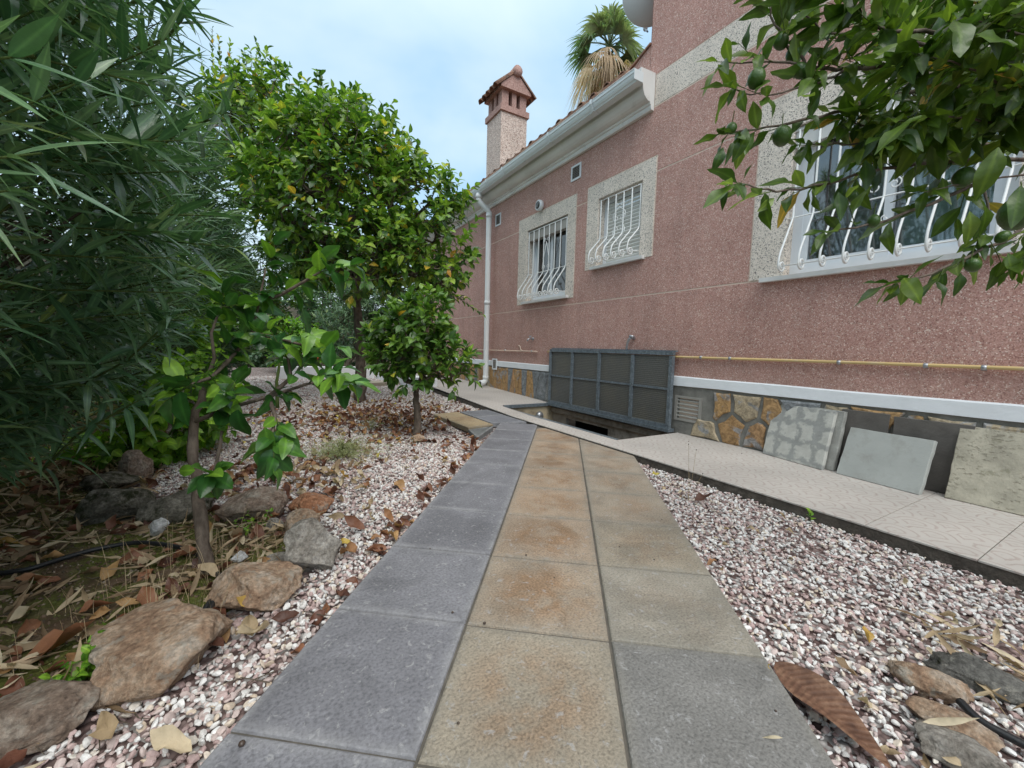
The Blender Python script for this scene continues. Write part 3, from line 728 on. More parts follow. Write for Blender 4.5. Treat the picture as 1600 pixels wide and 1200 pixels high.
# ------------------------------------------------------------------ house
house = empty('house', (XW, 3.0, 0), 'single-storey pink pebbledash house with a stone plinth, white eaves and a taller wing', 'house')
HY0, HY1 = -3.2, 10.4
def part(mb, name, mat, parent=house, smooth=False): return mb.build(name, mat, parent, smooth)
HOLES = [(4.37, 5.35, 1.48, 2.53), (3.13, 3.80, 1.765, 2.55), (.58, 1.70, 1.372, 2.45)]
SURR = [(4.20, 5.605, 1.44, 2.735), (2.955, 4.005, 1.745, 2.73), (.32, 1.96, 1.366, 2.72)]
def grid_wall(mb, x0, x1, y0, y1, z0, z1, holes):
    ys = sorted({y0, y1}|{v for h in holes for v in h[:2] if y0 < v < y1}); zs = sorted({z0, z1}|{v for h in holes for v in h[2:] if z0 < v < z1})
    for a, b in zip(ys, ys[1:]):
        run = None
        for c, d in zip(zs, zs[1:]):
            m_ = ((a+b)/2, (c+d)/2)
            if any(h[0] < m_[0] < h[1] and h[2] < m_[1] < h[3] for h in holes):
                if run: mb.box(x0, x1, a, b, *run); run = None
            else: run = (run[0], d) if run else (c, d)
        if run: mb.box(x0, x1, a, b, *run)
    return mb
# backing wall (cream render, shows in the joints), then the pebbledash panels in front of it
part(grid_wall(MB(), XW+.0025, XW+.26, HY0, HY1, .0, 3.55, HOLES), 'wall', CREAM)
for z0, z1 in ((.545, 1.3535), (1.3665, 2.563), (2.576, 3.20)):
    part(grid_wall(MB(), XW, XW+.0022, HY0, HY1, z0, z1, SURR), 'stucco_panel', PINK)
# window surrounds
for (sy0, sy1, sz0, sz1), h in zip(SURR, HOLES):
    part(grid_wall(MB(), XW-.004, XW+.0022, sy0+.012, sy1-.012, max(sz0, h[2]-.035)+.0, sz1-.012, [h]), 'window_surround', GRANITE)
    rv = MB()   # reveal lining
    rv.box(XW-.003, XW+.12, h[0]-.002, h[0]+.004, h[2], h[3]); rv.box(XW-.003, XW+.12, h[1]-.004, h[1]+.002, h[2], h[3]); rv.box(XW-.003, XW+.12, h[0]+.004, h[1]-.004, h[3]-.005, h[3]+.001)
    part(rv, 'reveal', GRANITE)
# upper wing
part(MB().box(XW+.006, XW+5.5, HY0, 3.115, 3.20, 6.4), 'upper_wall', CREAM)
part(MB().box(XW, XW+.0055, HY0, 3.03, 3.20, 3.212), 'belt_joint', CREAM)
part(MB().box(XW-.002, XW+.0055, HY0, 3.03, 3.214, 3.505), 'belt_band', GRANITE)
part(MB().box(XW, XW+.0055, HY0, 3.12, 3.516, 6.4), 'upper_stucco_panel', PINK)
part(MB().box(XW, XW+5.5, 3.116, 3.122, 3.516, 6.4), 'upper_side_panel', PINK)
vm = MB(); vm.add([(x, y, z) for x in (XW+.001, XW+.2) for y, z in ((3.123, 3.50), (3.40, 3.50), (3.40, 3.735), (3.123, 3.835))], [(0, 1, 2, 3), (7, 6, 5, 4), (0, 4, 5, 1), (1, 5, 6, 2), (2, 6, 7, 3), (3, 7, 4, 0)])
part(vm, 'verge_wall', PINK)
vc = MB(); vc.add([(x, y, z) for x in (XW-.02, XW+.25) for y, z in ((3.118, 3.838), (3.43, 3.728), (3.43, 3.745), (3.118, 3.857))], [(0, 1, 2, 3), (7, 6, 5, 4), (0, 4, 5, 1), (1, 5, 6, 2), (2, 6, 7, 3), (3, 7, 4, 0)])
part(vc, 'verge_coping', ROOFT)
# back of the house so that it is a closed block
part(MB().box(XW+.26, XW+6.5, HY1-.2, HY1, -.05, 3.45), 'gable_wall', PINK)
part(MB().box(XW+.5, XW+6.5, HY0, HY0+.2, -.05, 3.4), 'gable_wall', PINK)
# white skirting band (hand painted: slightly wavy)
bn = MB(); ys = np.arange(HY0, HY1+.01, .12)
V = []; 
for y in ys:
    a = .006*noise.noise((y*1.3, 0, 0)); b = .007*noise.noise((y*2.1, 5, 0)); V += [(XW+.004, y, .462+b), (XW-.022, y, .464+b), (XW-.022, y, .543+a), (XW-.014, y, .551+a), (XW+.004, y, .552+a)]
F = [(i*5+k, (i+1)*5+k, (i+1)*5+k+1, i*5+k+1) for i in range(len(ys)-1) for k in range(4)]
part(bn.add(V, F), 'skirting_band', BANDW, smooth=False)
# plinth: mortar backing and individual crazy-paving stones
VENT = (2.29, 2.575, .135, .37)
part(grid_wall(MB(), XW-.006, XW+.2, HY0, WY0, -.05, .46, [VENT]), 'plinth_mortar', MORTAR)
part(MB().box(XW-.006, XW+.2, WY0, WY1, .0, .46), 'plinth_mortar', MORTAR)
part(MB().box(XW-.006, XW+.2, WY1, HY1, -.05, .46), 'plinth_mortar', MORTAR)
def voronoi_cells(seeds, box, ax=1.):
    cells = []
    for i, s_ in enumerate(seeds):
        poly = [(box[0], box[2]), (box[1], box[2]), (box[1], box[3]), (box[0], box[3])]
        for j, t in enumerate(seeds):
            if i == j: continue
            dx, dy = (t[0]-s_[0]), (t[1]-s_[1])
            if abs(dx) > 1.2: continue
            nx, ny = dx, dy*ax; mx_, my_ = (t[0]+s_[0])/2, (t[1]+s_[1])/2
            poly = clip(poly, nx, ny, nx*mx_+ny*my_)
            if len(poly) < 3: break
        if len(poly) >= 3: cells.append(poly)
    return cells
def plinth_stones(y0, y1, n, ax, shrink, z0=.0, z1=.455, rows=2):
    rg = random.Random(int(y0*100)+5); seeds = []
    m_ = n//rows
    for r_ in range(rows):
        for k in range(m_):
            seeds.append((y0+(k+.5+(.5 if r_ % 2 else 0)+rg.uniform(-.42, .42))*(y1-y0)/m_, z0+(r_+.5+rg.uniform(-.28, .28))*(z1-z0)/rows))
    for poly in voronoi_cells(seeds, (y0, y1, z0, z1), ax):
        cy, cz = sum(p[0] for p in poly)/len(poly), sum(p[1] for p in poly)/len(poly)
        if VENT[0]-.06 < cy < VENT[1]+.04 and cz > .03: continue
        if WY0-.05 < cy < WY1+.03: continue
        # irregular outline: subdivide and jitter
        pts = []
        for i in range(len(poly)):
            a, b = poly[i], poly[(i+1) % len(poly)]; ln = math.hypot(b[0]-a[0], b[1]-a[1])
            if ln < .012: continue
            pts.append(a)
            if ln > .07: pts.append(((a[0]+b[0])/2+rg.uniform(-.01, .01), (a[1]+b[1])/2+rg.uniform(-.01, .01)))
        if len(pts) < 3: continue
        sh = shrink*rg.uniform(.75, 1.25)
        q = []
        for a in pts:
            d = math.hypot(a[0]-cy, a[1]-cz); f_ = max(.35, 1-sh/max(d, .01)); q.append((cy+(a[0]-cy)*f_+rg.uniform(-.003, .003), cz+(a[1]-cz)*f_+rg.uniform(-.003, .003)))
        pr = rg.uniform(.009, .022); n_ = len(q); vs = []
        for fac, xx in ((1, XW-.004), (1, XW-.004-pr*.6), (.88, XW-.005-pr)):
            for a in q: vs.append((xx+rg.uniform(-.003, .003), cy+(a[0]-cy)*fac, cz+(a[1]-cz)*fac))
        vs.append((XW-.006-pr, cy, cz))
        fs = [(k*n_+i, k*n_+(i+1) % n_, (k+1)*n_+(i+1) % n_, (k+1)*n_+i) for k in range(2) for i in range(n_)]+[(2*n_+i, 2*n_+(i+1) % n_, 3*n_) for i in range(n_)]
        MB().add(vs, fs).build('plinth_stone', CLAD, house, loc=(XW, cy, cz))
plinth_stones(-2.0, 2.5, 44, 1.0, .020)
plinth_stones(4.62, 10.2, 52, .16, .008, .04, rows=1)
# ventilation grille in the plinth
vg = empty('vent_grille', (XW, 2.43, .25), parent=None); vg.parent = house; vg.location = Vector((XW, 2.43, .25))-worldloc(house)
def vpart(mb, name, mat, par, smooth=False): return mb.build(name, mat, par, smooth)
VG = simple('grey_cement_grille', (.30, .29, .265), .85, var=.15)
fr = MB(); y0, y1, z0, z1 = VENT
fr.box(XW-.016, XW+.01, y0, y0+.028, z0, z1); fr.box(XW-.016, XW+.01, y1-.028, y1, z0, z1); fr.box(XW-.016, XW+.01, y0+.028, y1-.028, z0, z0+.02); fr.box(XW-.016, XW+.01, y0+.028, y1-.028, z1-.02, z1)
vpart(fr, 'grille_frame', VG, vg)
for k in range(5):
    zc = z0+.036+k*(z1-z0-.05)/5+.01
    vpart(MB().add([(XW-.012, y0+.028, zc-.008), (XW-.012, y1-.028, zc-.008), (XW+.012, y1-.028, zc+.012), (XW+.012, y0+.028, zc+.012), (XW-.012, y0+.028, zc), (XW-.012, y1-.028, zc), (XW+.012, y1-.028, zc+.02), (XW+.012, y0+.028, zc+.02)],
          [(0, 1, 2, 3), (4, 5, 6, 7), (0, 1, 5, 4), (2, 3, 7, 6), (1, 2, 6, 5), (0, 3, 7, 4)]), 'slat', VG, vg)
vpart(MB().box(XW+.05, XW+.06, y0, y1, z0, z1), 'grille_shade_plate', DARK, vg)  # near-black plate in place of the shade behind the slats
# small white wall vents
def wall_vent(y0, y1, z0, z1, x=XW, slats=7, back=DARK):
    e = empty('wall_vent', (0, 0, 0), parent=None); e.parent = house; e.location = Vector((x, y0, z0))-worldloc(house)
    f_ = MB(); t = .022
    f_.box(x-.012, x+.002, y0, y0+t, z0, z1); f_.box(x-.012, x+.002, y1-t, y1, z0, z1); f_.box(x-.012, x+.002, y0+t, y1-t, z0, z0+t); f_.box(x-.012, x+.002, y0+t, y1-t, z1-t, z1)
    f_.build('vent_frame', WHITE, e)
    s_ = MB()
    for k in range(slats):
        zc = z0+t+(k+.5)*(z1-z0-2*t)/slats; s_.box(x-.009, x-.004, y0+t, y1-t, zc-.003, zc+.003)
    for k in range(5):
        yc = y0+t+(k+.5)*(y1-y0-2*t)/5; s_.box(x-.008, x-.0045, yc-.002, yc+.002, z0+t, z1-t)
    s_.build('mesh', simple('vent_mesh', (.20, .18, .16), .7), e); MB().box(x-.0035, x-.0015, y0+t, y1-t, z0+t, z1-t).build('vent_back', back, e)
wall_vent(4.14, 4.33, 2.90, 3.085); wall_vent(6.19, 6.375, 2.825, 3.02)
wall_vent(6.17, 6.33, .40, .59, XW-.024, 5, simple('pale_vent_back', (.45, .43, .40), .7))

# ---- windows with white iron grilles
def spiral(c, r0, turns, a0, sgn, plane='xz', n=18, rend=.25):
    pts = []
    for i in range(n+1):
        t = i/n; a = a0+sgn*turns*2*pi*t; r_ = r0*(1-(1-rend)*t)
        if plane == 'xz': pts.append((c[0]+r_*math.cos(a), c[1], c[2]+r_*math.sin(a)))
        else: pts.append((c[0], c[1]+r_*math.cos(a), c[2]+r_*math.sin(a)))
    return pts
def grille(win, h, nb, zkink, zbot, belly, rbar=.0074, deco=None):
    y0, y1, z0, z1 = h; X0 = XW+.012; xb = XW-belly
    rr = .046
    for i in range(nb):
        y = y0+.035+(y1-y0-.07)*i/(nb-1)
        pts = [(X0, y, z1-.03), (X0, y, (z1+zkink)/2), (X0, y, zkink), (X0-.012, y, zkink-.03)]
        cx, cz = xb+rr, zbot+rr+.012
        # diagonal run out to the belly then a scroll turned back to the sill
        pts += [(xb+.020, y, cz+.10), (xb+.004, y, cz+.05)]
        pts += spiral((cx, y, cz), rr, 1.35, pi*.97, 1, 'xz', 16, .28)
        MB().tube(pts, rbar, 6).build('bar', IRONW, win, True)
    cr = MB()
    yl, yr = y0-.02, y1+.02
    cr.tube([(XW+.0, yl, zkink-.008), (X0-.004, y0+.03, zkink-.008), (X0-.004, y1-.03, zkink-.008), (XW, yr, zkink-.008)], .005, 6)
    cr.build('cross_rail', IRONW, win, True); cr = MB()
    cr.tube([(XW+.02, y0+.004, zbot+rr+.012), (xb+rr, y0+.02, zbot+rr+.012), (xb+rr, y1-.02, zbot+rr+.012), (XW+.02, y1-.004, zbot+rr+.012)], .005, 6)
    cr.build('cross_rail', IRONW, win, True); cr = MB()
    cr.tube([(X0, y0+.004, z1-.035), (X0, y1-.004, z1-.035)], .006, 6)
    cr.build('cross_rail', IRONW, win, True)
    yc = (y0+y1)/2; dm = MB()
    if deco == 'hearts':
        for s_ in (-1, 1):
            for zc, r_, a0, sg in ((z1-.16, .03, 0, 1), (z1-.30, .045, pi/2, -1), (z1-.42, .045, -pi/2, 1)):
                dm.tube(spiral((X0, yc+s_*.045, zc), r_, 1.2, a0 if s_ > 0 else pi-a0, sg*s_, 'yz', 16, .2), .004, 5)
            dm.tube([(X0, yc, z1-.18), (X0, yc+s_*.09, z1-.25), (X0, yc+s_*.09, z1-.32)], .004, 5)
            dm.tube([(X0, yc, z1-.60), (X0, yc+s_*.03, z1-.54), (X0, yc+s_*.085, z1-.47), (X0, yc+s_*.09, z1-.42)], .004, 5)
    else:
        for s_ in (-1, 1):
            dm.tube([(X0, yc, zkink+.40), (X0, yc+s_*.05, zkink+.22), (X0, yc+s_*.095, zkink+.03)], .004, 5)
            dm.tube(spiral((X0, yc+s_*.03, zkink+.43), .028, 1.2, -pi/2, s_, 'yz', 14, .2), .004, 5)
            dm.tube(spiral((X0, yc+s_*.05, zkink+.06), .035, 1.3, pi/2, -s_, 'yz', 14, .2), .0045, 5)
            dm.tube(spiral((X0-.05, yc+s_*.03, zkink-.16), .022, 1.1, pi/2, s_, 'yz', 12, .3), .004, 5)
    dm.build('scroll_ornament', IRONW, win, True)
def window(h, sill_y, nb, zkink, belly, kind, deco, frame_x=.10):
    y0, y1, z0, z1 = h
    win = empty('window'); win.parent = house; win.location = Vector((XW, (y0+y1)/2, z0))-worldloc(house)
    xf = XW+frame_x; t = .05 if kind != 'big' else .068
    f_ = MB()
    f_.box(xf, xf+.05, y0+.004, y0+t, z0, z1-.006); f_.box(xf, xf+.05, y1-t, y1-.004, z0, z1-.006); f_.box(xf, xf+.05, y0+t, y1-t, z0, z0+t); f_.box(xf, xf+.05, y0+t, y1-t, z1-t-.006, z1-.006)
    f_.build('frame', ALUW, win)
    # rear of the recess: one panel, the room's dimness put into its colour
    rm = MB(); rm.box(xf+1.2, xf+1.21, y0-.5, y1+.5, z0-.4, z1+.4); rm.build('room_back', simple('dim_room_paint', (.10, .09, .085), .9), win)
    sl_ = MB(); sl_.box(XW-.045, xf, sill_y[0], sill_y[1], z0-.033, z0-.001); sl_.build('sill', simple('white_marble_sill', (.70, .70, .69), .5, var=.08), win)
    ym = (y0+y1)/2; s_w = .045
    def sash(a, b, x):
        s_ = MB(); zb, zt = z0+t+.001, z1-t-.007
        s_.box(x, x+.03, a, a+s_w, zb, zt); s_.box(x, x+.03, b-s_w, b, zb, zt); s_.box(x, x+.03, a+s_w, b-s_w, zb, zb+s_w); s_.box(x, x+.03, a+s_w, b-s_w, zt-s_w, zt)
        s_.build('sash', ALUW, win); MB().box(x+.012, x+.016, a+s_w, b-s_w, zb+s_w, zt-s_w).build('pane', GLASS, win)
    if kind == 'shutter':
        n = 17; zb = z0+t; hh = (z1-t-zb-.01)/n
        for k in range(n):
            MB().extr_y([(xf+.012, zb+k*hh), (xf+.004, zb+(k+.5)*hh), (xf+.012, zb+(k+.93)*hh), (xf+.022, zb+(k+.5)*hh)], y0+t, y1-t).build('shutter_slat', SHUTTER, win)
    elif kind == 'small':
        sash(y0+t, ym+.02, xf+.004); sash(ym-.02, y1-t, xf+.04-.004)
        cu = MB(); ys_ = np.linspace(y0+.02, y0+.42, 30)
        for a, b in zip(ys_, ys_[1:]): cu.add([(xf+.20+.012*math.sin(a*90), a, z0), (xf+.20+.012*math.sin(b*90), b, z0), (xf+.20+.012*math.sin(b*90), b, z1), (xf+.20+.012*math.sin(a*90), a, z1)], [(0, 1, 2, 3)])
        cu.build('curtain', TEALCURT, win, True, )
        MB().box(XW+.02, xf, y0+.006, y1-.006, z1-.16, z1-.012).build('shutter_box', simple('grey_shutter_box', (.36, .34, .31), .8), win)
    else:
        sash(y0+t, ym+.025, xf+.036); sash(ym-.025, y1-t, xf+.004)
        def curtain(a_, b_, x, mat):
            cu = MB(); ys_ = np.linspace(a_, b_, 60)
            for a, b in zip(ys_, ys_[1:]): cu.add([(x+.012*math.sin(a*70), a, z0), (x+.012*math.sin(b*70), b, z0), (x+.014*math.sin(b*70), b, z1), (x+.014*math.sin(a*70), a, z1)], [(0, 1, 2, 3)])
            cu.build('curtain', mat, win, True)
        curtain(ym-.05, y1-.24, xf+.105, GREYCURT); curtain(y0+.02, ym-.06, xf+.07, TEALCURT)
        MB().box(xf+.10, xf+.14, y1-.235, y1-.10, z0+.02, z1).build('shutter_leaf', BROWNDOOR, win)
        MB().box(XW+.02, xf, y0+.006, y1-.006, z1-.15, z1-.012).build('shutter_box', simple('white_shutter_box', (.6, .6, .58), .7), win)
    grille(win, h, nb, zkink, z0+.0, belly, deco=deco)
    return win
window(HOLES[0], (4.30, 5.42), 8, 1.88, .17, 'small', 'tri')
window(HOLES[1], (3.06, 3.86), 6, 2.09, .15, 'shutter', 'hearts')
window(HOLES[2], (.50, 1.85), 9, 1.80, .14, 'big', 'tri', .085)

# ---- eaves, gutter, roof
EY0, EY1 = 3.04, HY1+.1
prof = [(3.349, 3.175), (3.315, 3.178), (3.307, 3.195), (3.307, 3.218), (3.292, 3.226), (3.288, 3.245)]
for i in range(7):
    a = i/6*pi/2; prof.append((3.288-.108*math.sin(a)**1.0*1., 3.245+.13*(1-math.cos(a))))
prof += [(3.165, 3.380), (3.162, 3.405), (3.150, 3.412), (3.150, 3.52), (3.349, 3.53)]
part(MB().extr_y(prof, EY0, EY1), 'cornice', CORNICE)
gp = [(3.145, 3.448), (3.145, 3.352), (3.070, 3.352), (3.062, 3.366), (3.052, 3.372), (3.040, 3.392), (3.034, 3.410), (3.026, 3.416), (3.024, 3.440), (3.018, 3.446), (3.022, 3.452), (3.031, 3.448), (3.033, 3.420), (3.044, 3.398), (3.056, 3.378), (3.074, 3.360), (3.138, 3.360), (3.138, 3.448)]
gut = part(MB().extr_y(gp, EY0-.03, EY1), 'gutter', GUTTERW)
part(MB().box(3.024, 3.144, EY0-.036, EY0-.0305, 3.354, 3.447), 'gutter_end', GUTTERW)
for y in (3.62, 4.42, 5.6, 6.12, 7.0, 7.9, 8.9):
    part(MB().extr_y([(3.014, 3.455), (3.012, 3.412), (3.030, 3.385), (3.052, 3.346), (3.146, 3.346), (3.146, 3.351), (3.057, 3.3515), (3.035, 3.388), (3.0175, 3.415), (3.0175, 3.455)], y-.014, y+.014), 'gutter_joint', GUTTERW)
RS = math.tan(R(19))
rf = MB(); rf.add([(3.03, EY0+.08, 3.49), (3.03, EY1+.1, 3.49), (9.0, EY1+.1, 3.49+5.97*RS), (9.0, EY0+.08, 3.49+5.97*RS), (3.03, EY0+.08, 3.46), (3.03, EY1+.1, 3.46), (9.0, EY1+.1, 3.46+5.97*RS), (9.0, EY0+.08, 3.46+5.97*RS)], [(0, 1, 2, 3), (7, 6, 5, 4), (0, 4, 5, 1), (1, 5, 6, 2), (2, 6, 7, 3), (3, 7, 4, 0)])
roof = part(rf, 'roof', ROOFT)
def cover(mb, x0, x1, y, r0=.075, r1=.06, lift=.0):
    vs = []; n = 8
    for x, r_ in ((x0, r0), (x1, r1)):
        z = 3.470+(x-3.03)*RS+lift
        for rr in (r_, r_-.012):
            for k in range(n+1): a = pi*k/n; vs.append((x, y+rr*math.cos(a), z+rr*math.sin(a)))
    m_ = n+1
    fs = [(k, k+1, 2*m_+k+1, 2*m_+k) for k in range(n)]+[(m_+k+1, m_+k, 3*m_+k, 3*m_+k+1) for k in range(n)]+[(k+1, k, m_+k, m_+k+1) for k in range(n)]
    return mb.add(vs, fs)
k = 0; y = EY0+.16
me_t = None
while y < EY1:
    if me_t is None:
        t0 = cover(MB(), 3.0, 3.42, y, .062, .055).build('roof_tile', ROOFT, roof, True, loc=(3.0, y, 3.49)); me_t = t0.data; t0.location += Vector((.038, 0, .002))
    else:
        t1 = bpy.data.objects.new('roof_tile', me_t); link(t1, roof); t1.location = Vector((3.0+random.uniform(-.012, .012), y, 3.49+random.uniform(-.003, .004)))+Vector((.038, 0, .002))-worldloc(roof)
    y += .205
rest = MB()
y = EY0+.16
while y < EY1:
    x = 3.38; 
    while x < 8.9: cover(rest, x, x+.40, y, .074, .06, .008); x += .36
    y += .205
rest.build('roof_tile_courses', ROOFT, roof, True, fix=False)['kind'] = 'stuff'
# downpipe
dp = MB(); rp_ = .046
dp.tube([(3.08, 6.50, 3.36), (3.08, 6.50, 3.27), (3.10, 6.495, 3.22), (3.235, 6.455, 3.10), (3.255, 6.45, 3.06), (3.255, 6.45, 3.0), (3.255, 6.45, .26), (3.25, 6.45, .20), (3.22, 6.44, .165), (3.13, 6.42, .155)], rp_, 14)
dpo = part(dp, 'downpipe', PVC, smooth=True)
for p0, p1 in (((3.255, 6.45, 2.98), (3.255, 6.45, 3.05)), ((3.255, 6.45, 1.52), (3.255, 6.45, 1.58)), ((3.255, 6.45, .28), (3.255, 6.45, .22)), ((3.08, 6.50, 3.34), (3.08, 6.50, 3.28))):
    MB().tube([p0, p1], rp_+.006, 14).build('pipe_collar', PVC, dpo, True)
MB().tube([(3.135, 6.42, .155), (3.126, 6.419, .155)], rp_-.008, 14).build('pipe_mouth_shade', DARK, dpo, True)  # dark disc on the closed end paints the shaded inside of the pipe

# ---- chimney
cx0, cy0 = 3.975, 7.456; cw, cd = .622, .64; zb = 3.7
ch = empty('chimney'); ch.parent = house; ch.location = Vector((cx0, cy0, zb))-worldloc(house)
def cpart(mb, n, mat, smooth=False): return mb.build(n, mat, ch, smooth)
cpart(MB().box(cx0+.015, cx0+cw-.015, cy0+.015, cy0+cd-.015, zb, 5.42), 'chimney_stack', CHIMNEY_M)
cpart(MB().box(cx0-.02, cx0+cw+.02, cy0-.02, cy0+cd+.02, 5.42, 5.53), 'chimney_collar', CHIM_PINK)
for (px_, py_) in [(a, b) for a in (0, 1, 2) for b in (0, 1, 2) if (a, b) != (1, 1)]:
    sx_ = .15 if px_ != 1 else .10; sy_ = .15 if py_ != 1 else .10
    xx = cx0+.03+(cw-.06-sx_)*px_/2; yy = cy0+.03+(cd-.06-sy_)*py_/2
    cpart(MB().box(xx, xx+sx_, yy, yy+sy_, 5.53, 5.83), 'chimney_pillar', CHIM_PINK)
cpart(MB().box(cx0+.22, cx0+cw-.22, cy0+.22, cy0+cd-.22, 5.53, 5.82), 'flue', simple('near_black_flue', (.03, .025, .022), .95))  # solid core between the pillars, near-black all over
# gabled cap: ridge runs along Y, gables face the camera side
zc = 5.83; xm = cx0+cw/2; hr = .36
gm = MB(); a0, a1 = cy0-.05, cy0+cd+.05
gm.add([(cx0-.03, a0, zc), (cx0+cw+.03, a0, zc), (cx0+cw+.03, a0, zc+.05), (xm, a0, zc+hr), (cx0-.03, a0, zc+.05), (cx0-.03, a1, zc), (cx0+cw+.03, a1, zc), (cx0+cw+.03, a1, zc+.05), (xm, a1, zc+hr), (cx0-.03, a1, zc+.05)],
       [(0, 1, 2, 3, 4), (9, 8, 7, 6, 5), (0, 5, 6, 1), (1, 6, 7, 2), (2, 7, 8, 3), (3, 8, 9, 4), (4, 9, 5, 0)])
cpart(gm, 'chimney_gable', CHIM_PINK)
sl_len = math.hypot(cw/2+.03, hr-.05); sa = math.atan2(hr-.05, cw/2+.03)
for s_ in (-1, 1):
    for k in range(5):
        yy = a0+.045+k*(a1-a0-.09)/4
        mb = MB(); vs = []; n = 7
        for t, r_ in ((-.13, .078), (sl_len+.0, .065)):
            bx = (cx0-.03 if s_ < 0 else cx0+cw+.03); X_ = bx - s_*math.cos(sa)*t; Z_ = zc+.055+math.sin(sa)*t
            for rr in (r_, r_-.014):
                for q in range(n+1):
                    a = pi*q/n; off = rr*math.sin(a); vs.append((X_+s_*off*math.sin(sa), yy+rr*math.cos(a), Z_+off*math.cos(sa)))
        m_ = n+1
        fs = [(q, q+1, 2*m_+q+1, 2*m_+q) for q in range(n)]+[(m_+q+1, m_+q, 3*m_+q, 3*m_+q+1) for q in range(n)]+[(q+1, q, m_+q, m_+q+1) for q in range(n)]
        cpart(mb.add(vs, fs), 'cap_tile', ROOFT, True)
rt_ = MB(); n = 8
rt_.tube([(xm, a0-.05, zc+hr+.0), (xm, a1+.03, zc+hr+.0)], [.10, .075], 12)
cpart(rt_, 'ridge_tile', CHIM_PINK, True)

# ------------------------------------------------------------------ things on the wall
gas = MB()
def zpipe(y): return .738
pts = [(XW-.022, y, .738+.003*math.sin(y*1.7)) for y in np.arange(-3., 4.9, .35)]
gas.tube(pts, .0105, 8)
gp_ = empty('gas_pipe', (XW, 0, .738), 'long thin ochre pipe running level along the pink wall above the white band', 'pipe')
gas.build('pipe_run', YPIPE, gp_, True)
gas2 = MB(); gas2.tube([(XW-.022, 4.95, .735), (XW-.022, 5.35, .737), (XW-.022, 5.42, .76), (XW-.022, 5.43, .80), (XW-.022, 5.47, .82), (XW-.01, 5.5, .82)], .009, 8); gas2.tube([(XW-.022, 5.40, .735), (XW-.022, 7.3, .728), (XW-.022, 8.6, .73)], .009, 8)
gas2.build('pipe_run', CREAMPIPE, gp_, True)
for y in (.85, 1.28, 2.05, 2.32, .62, -.2, 5.1, 5.9, 7.0): MB().tube([(XW-.02, y-.01, .738), (XW-.02, y+.01, .738)], .016, 8).build('pipe_clip', CHROME, gp_, True)
# taps
tp = empty('garden_tap', (XW, 5.11, .91), 'small chrome garden tap on the pink wall left of the steel hatch', 'tap')
tm = MB(); tm.tube([(XW, 5.11, .92), (XW-.05, 5.11, .92), (XW-.085, 5.11, .915), (XW-.10, 5.11, .885)], .011, 8); tm.tube([(XW-.05, 5.11, .92), (XW-.05, 5.11, .955)], .008, 8); tm.build('spout', CHROME, tp, True)
MB().tube([(XW-.05, 5.075, .957), (XW-.05, 5.145, .957)], .007, 8).build('handle', CHROME, tp, True)
MB().tube([(XW, 5.11, .92), (XW-.006, 5.11, .92)], .024, 14).build('flange', CHROME, tp, True)
sp = empty('bent_pipe', (XW, 3.195, .89), 'short bent chrome pipe rising from behind the steel hatch to the pink wall', 'pipe')
MB().tube([(XW-.0, 3.14, .915), (XW-.035, 3.15, .925), (XW-.045, 3.17, .905), (XW-.04, 3.195, .87), (XW-.035, 3.21, .82), (XW-.02, 3.21, .74)], [.02, .017, .014, .013, .012, .012], 10).build('pipe_body', CHROME, sp, True)
MB().tube([(XW-.04, 3.118, .93), (XW-.04, 3.165, .935)], .017, 10).build('pipe_collar', CHROME, sp, True)
# round lamp over the first window
wl_ = empty('wall_lamp', (XW, 4.98, 2.79), 'small round white lamp above the window with the open sash', 'lamp')
T = Matrix.Translation((XW-.004, 4.985, 2.79)) @ Matrix.Rotation(-pi/2, 4, 'Y') @ Matrix.Rotation(.0, 4, 'X')
MB().lathe([(.045, 0), (.068, .01), (.075, .035), (.072, .065), (.062, .070)], T, 24).build('lamp_housing', WHITE, wl_, True)
MB().lathe([(.055, .068), (.050, .074), (.02, .080)], T, 24).build('lamp_lens', simple('dark_lens', (.06, .06, .06), .15), wl_, True)
# satellite dish above the eave
dc = Vector(D(1017, -13, 4.35)); dsh = empty('satellite_dish', dc, 'pale grey satellite dish mounted high at the corner of the pink wing', 'satellite dish')
nd = (Vector(CAM)-dc); nd = Vector((.55, .62, .30)).normalized()
Tm = Matrix.Translation(dc) @ nd.to_track_quat('Z', 'Y').to_matrix().to_4x4()
MB().lathe([(.02, -.07), (.12, -.06), (.22, -.025), (.285, .015), (.292, .022), (.292, .030), (.283, .024), (.22, -.015), (.12, -.05), (.02, -.06)], Tm, 36).build('dish', DISHM, dsh, True)
MB().tube([Tm @ Vector((0, 0, -.065)), Tm @ Vector((0, 0, -.16)), (XW+.15, 3.125, dc.z-.0)], .02, 8).build('mount_arm', STEEL, dsh, True)
MB().tube([Tm @ Vector((0, -.33, .02)), Tm @ Vector((0, -.20, .42))], .009, 6).build('feed_arm', STEEL, dsh, True)
MB().tube([Tm @ Vector((0, -.20, .40)), Tm @ Vector((0, -.17, .48))], .025, 10).build('feed_horn', DISHM, dsh, True)

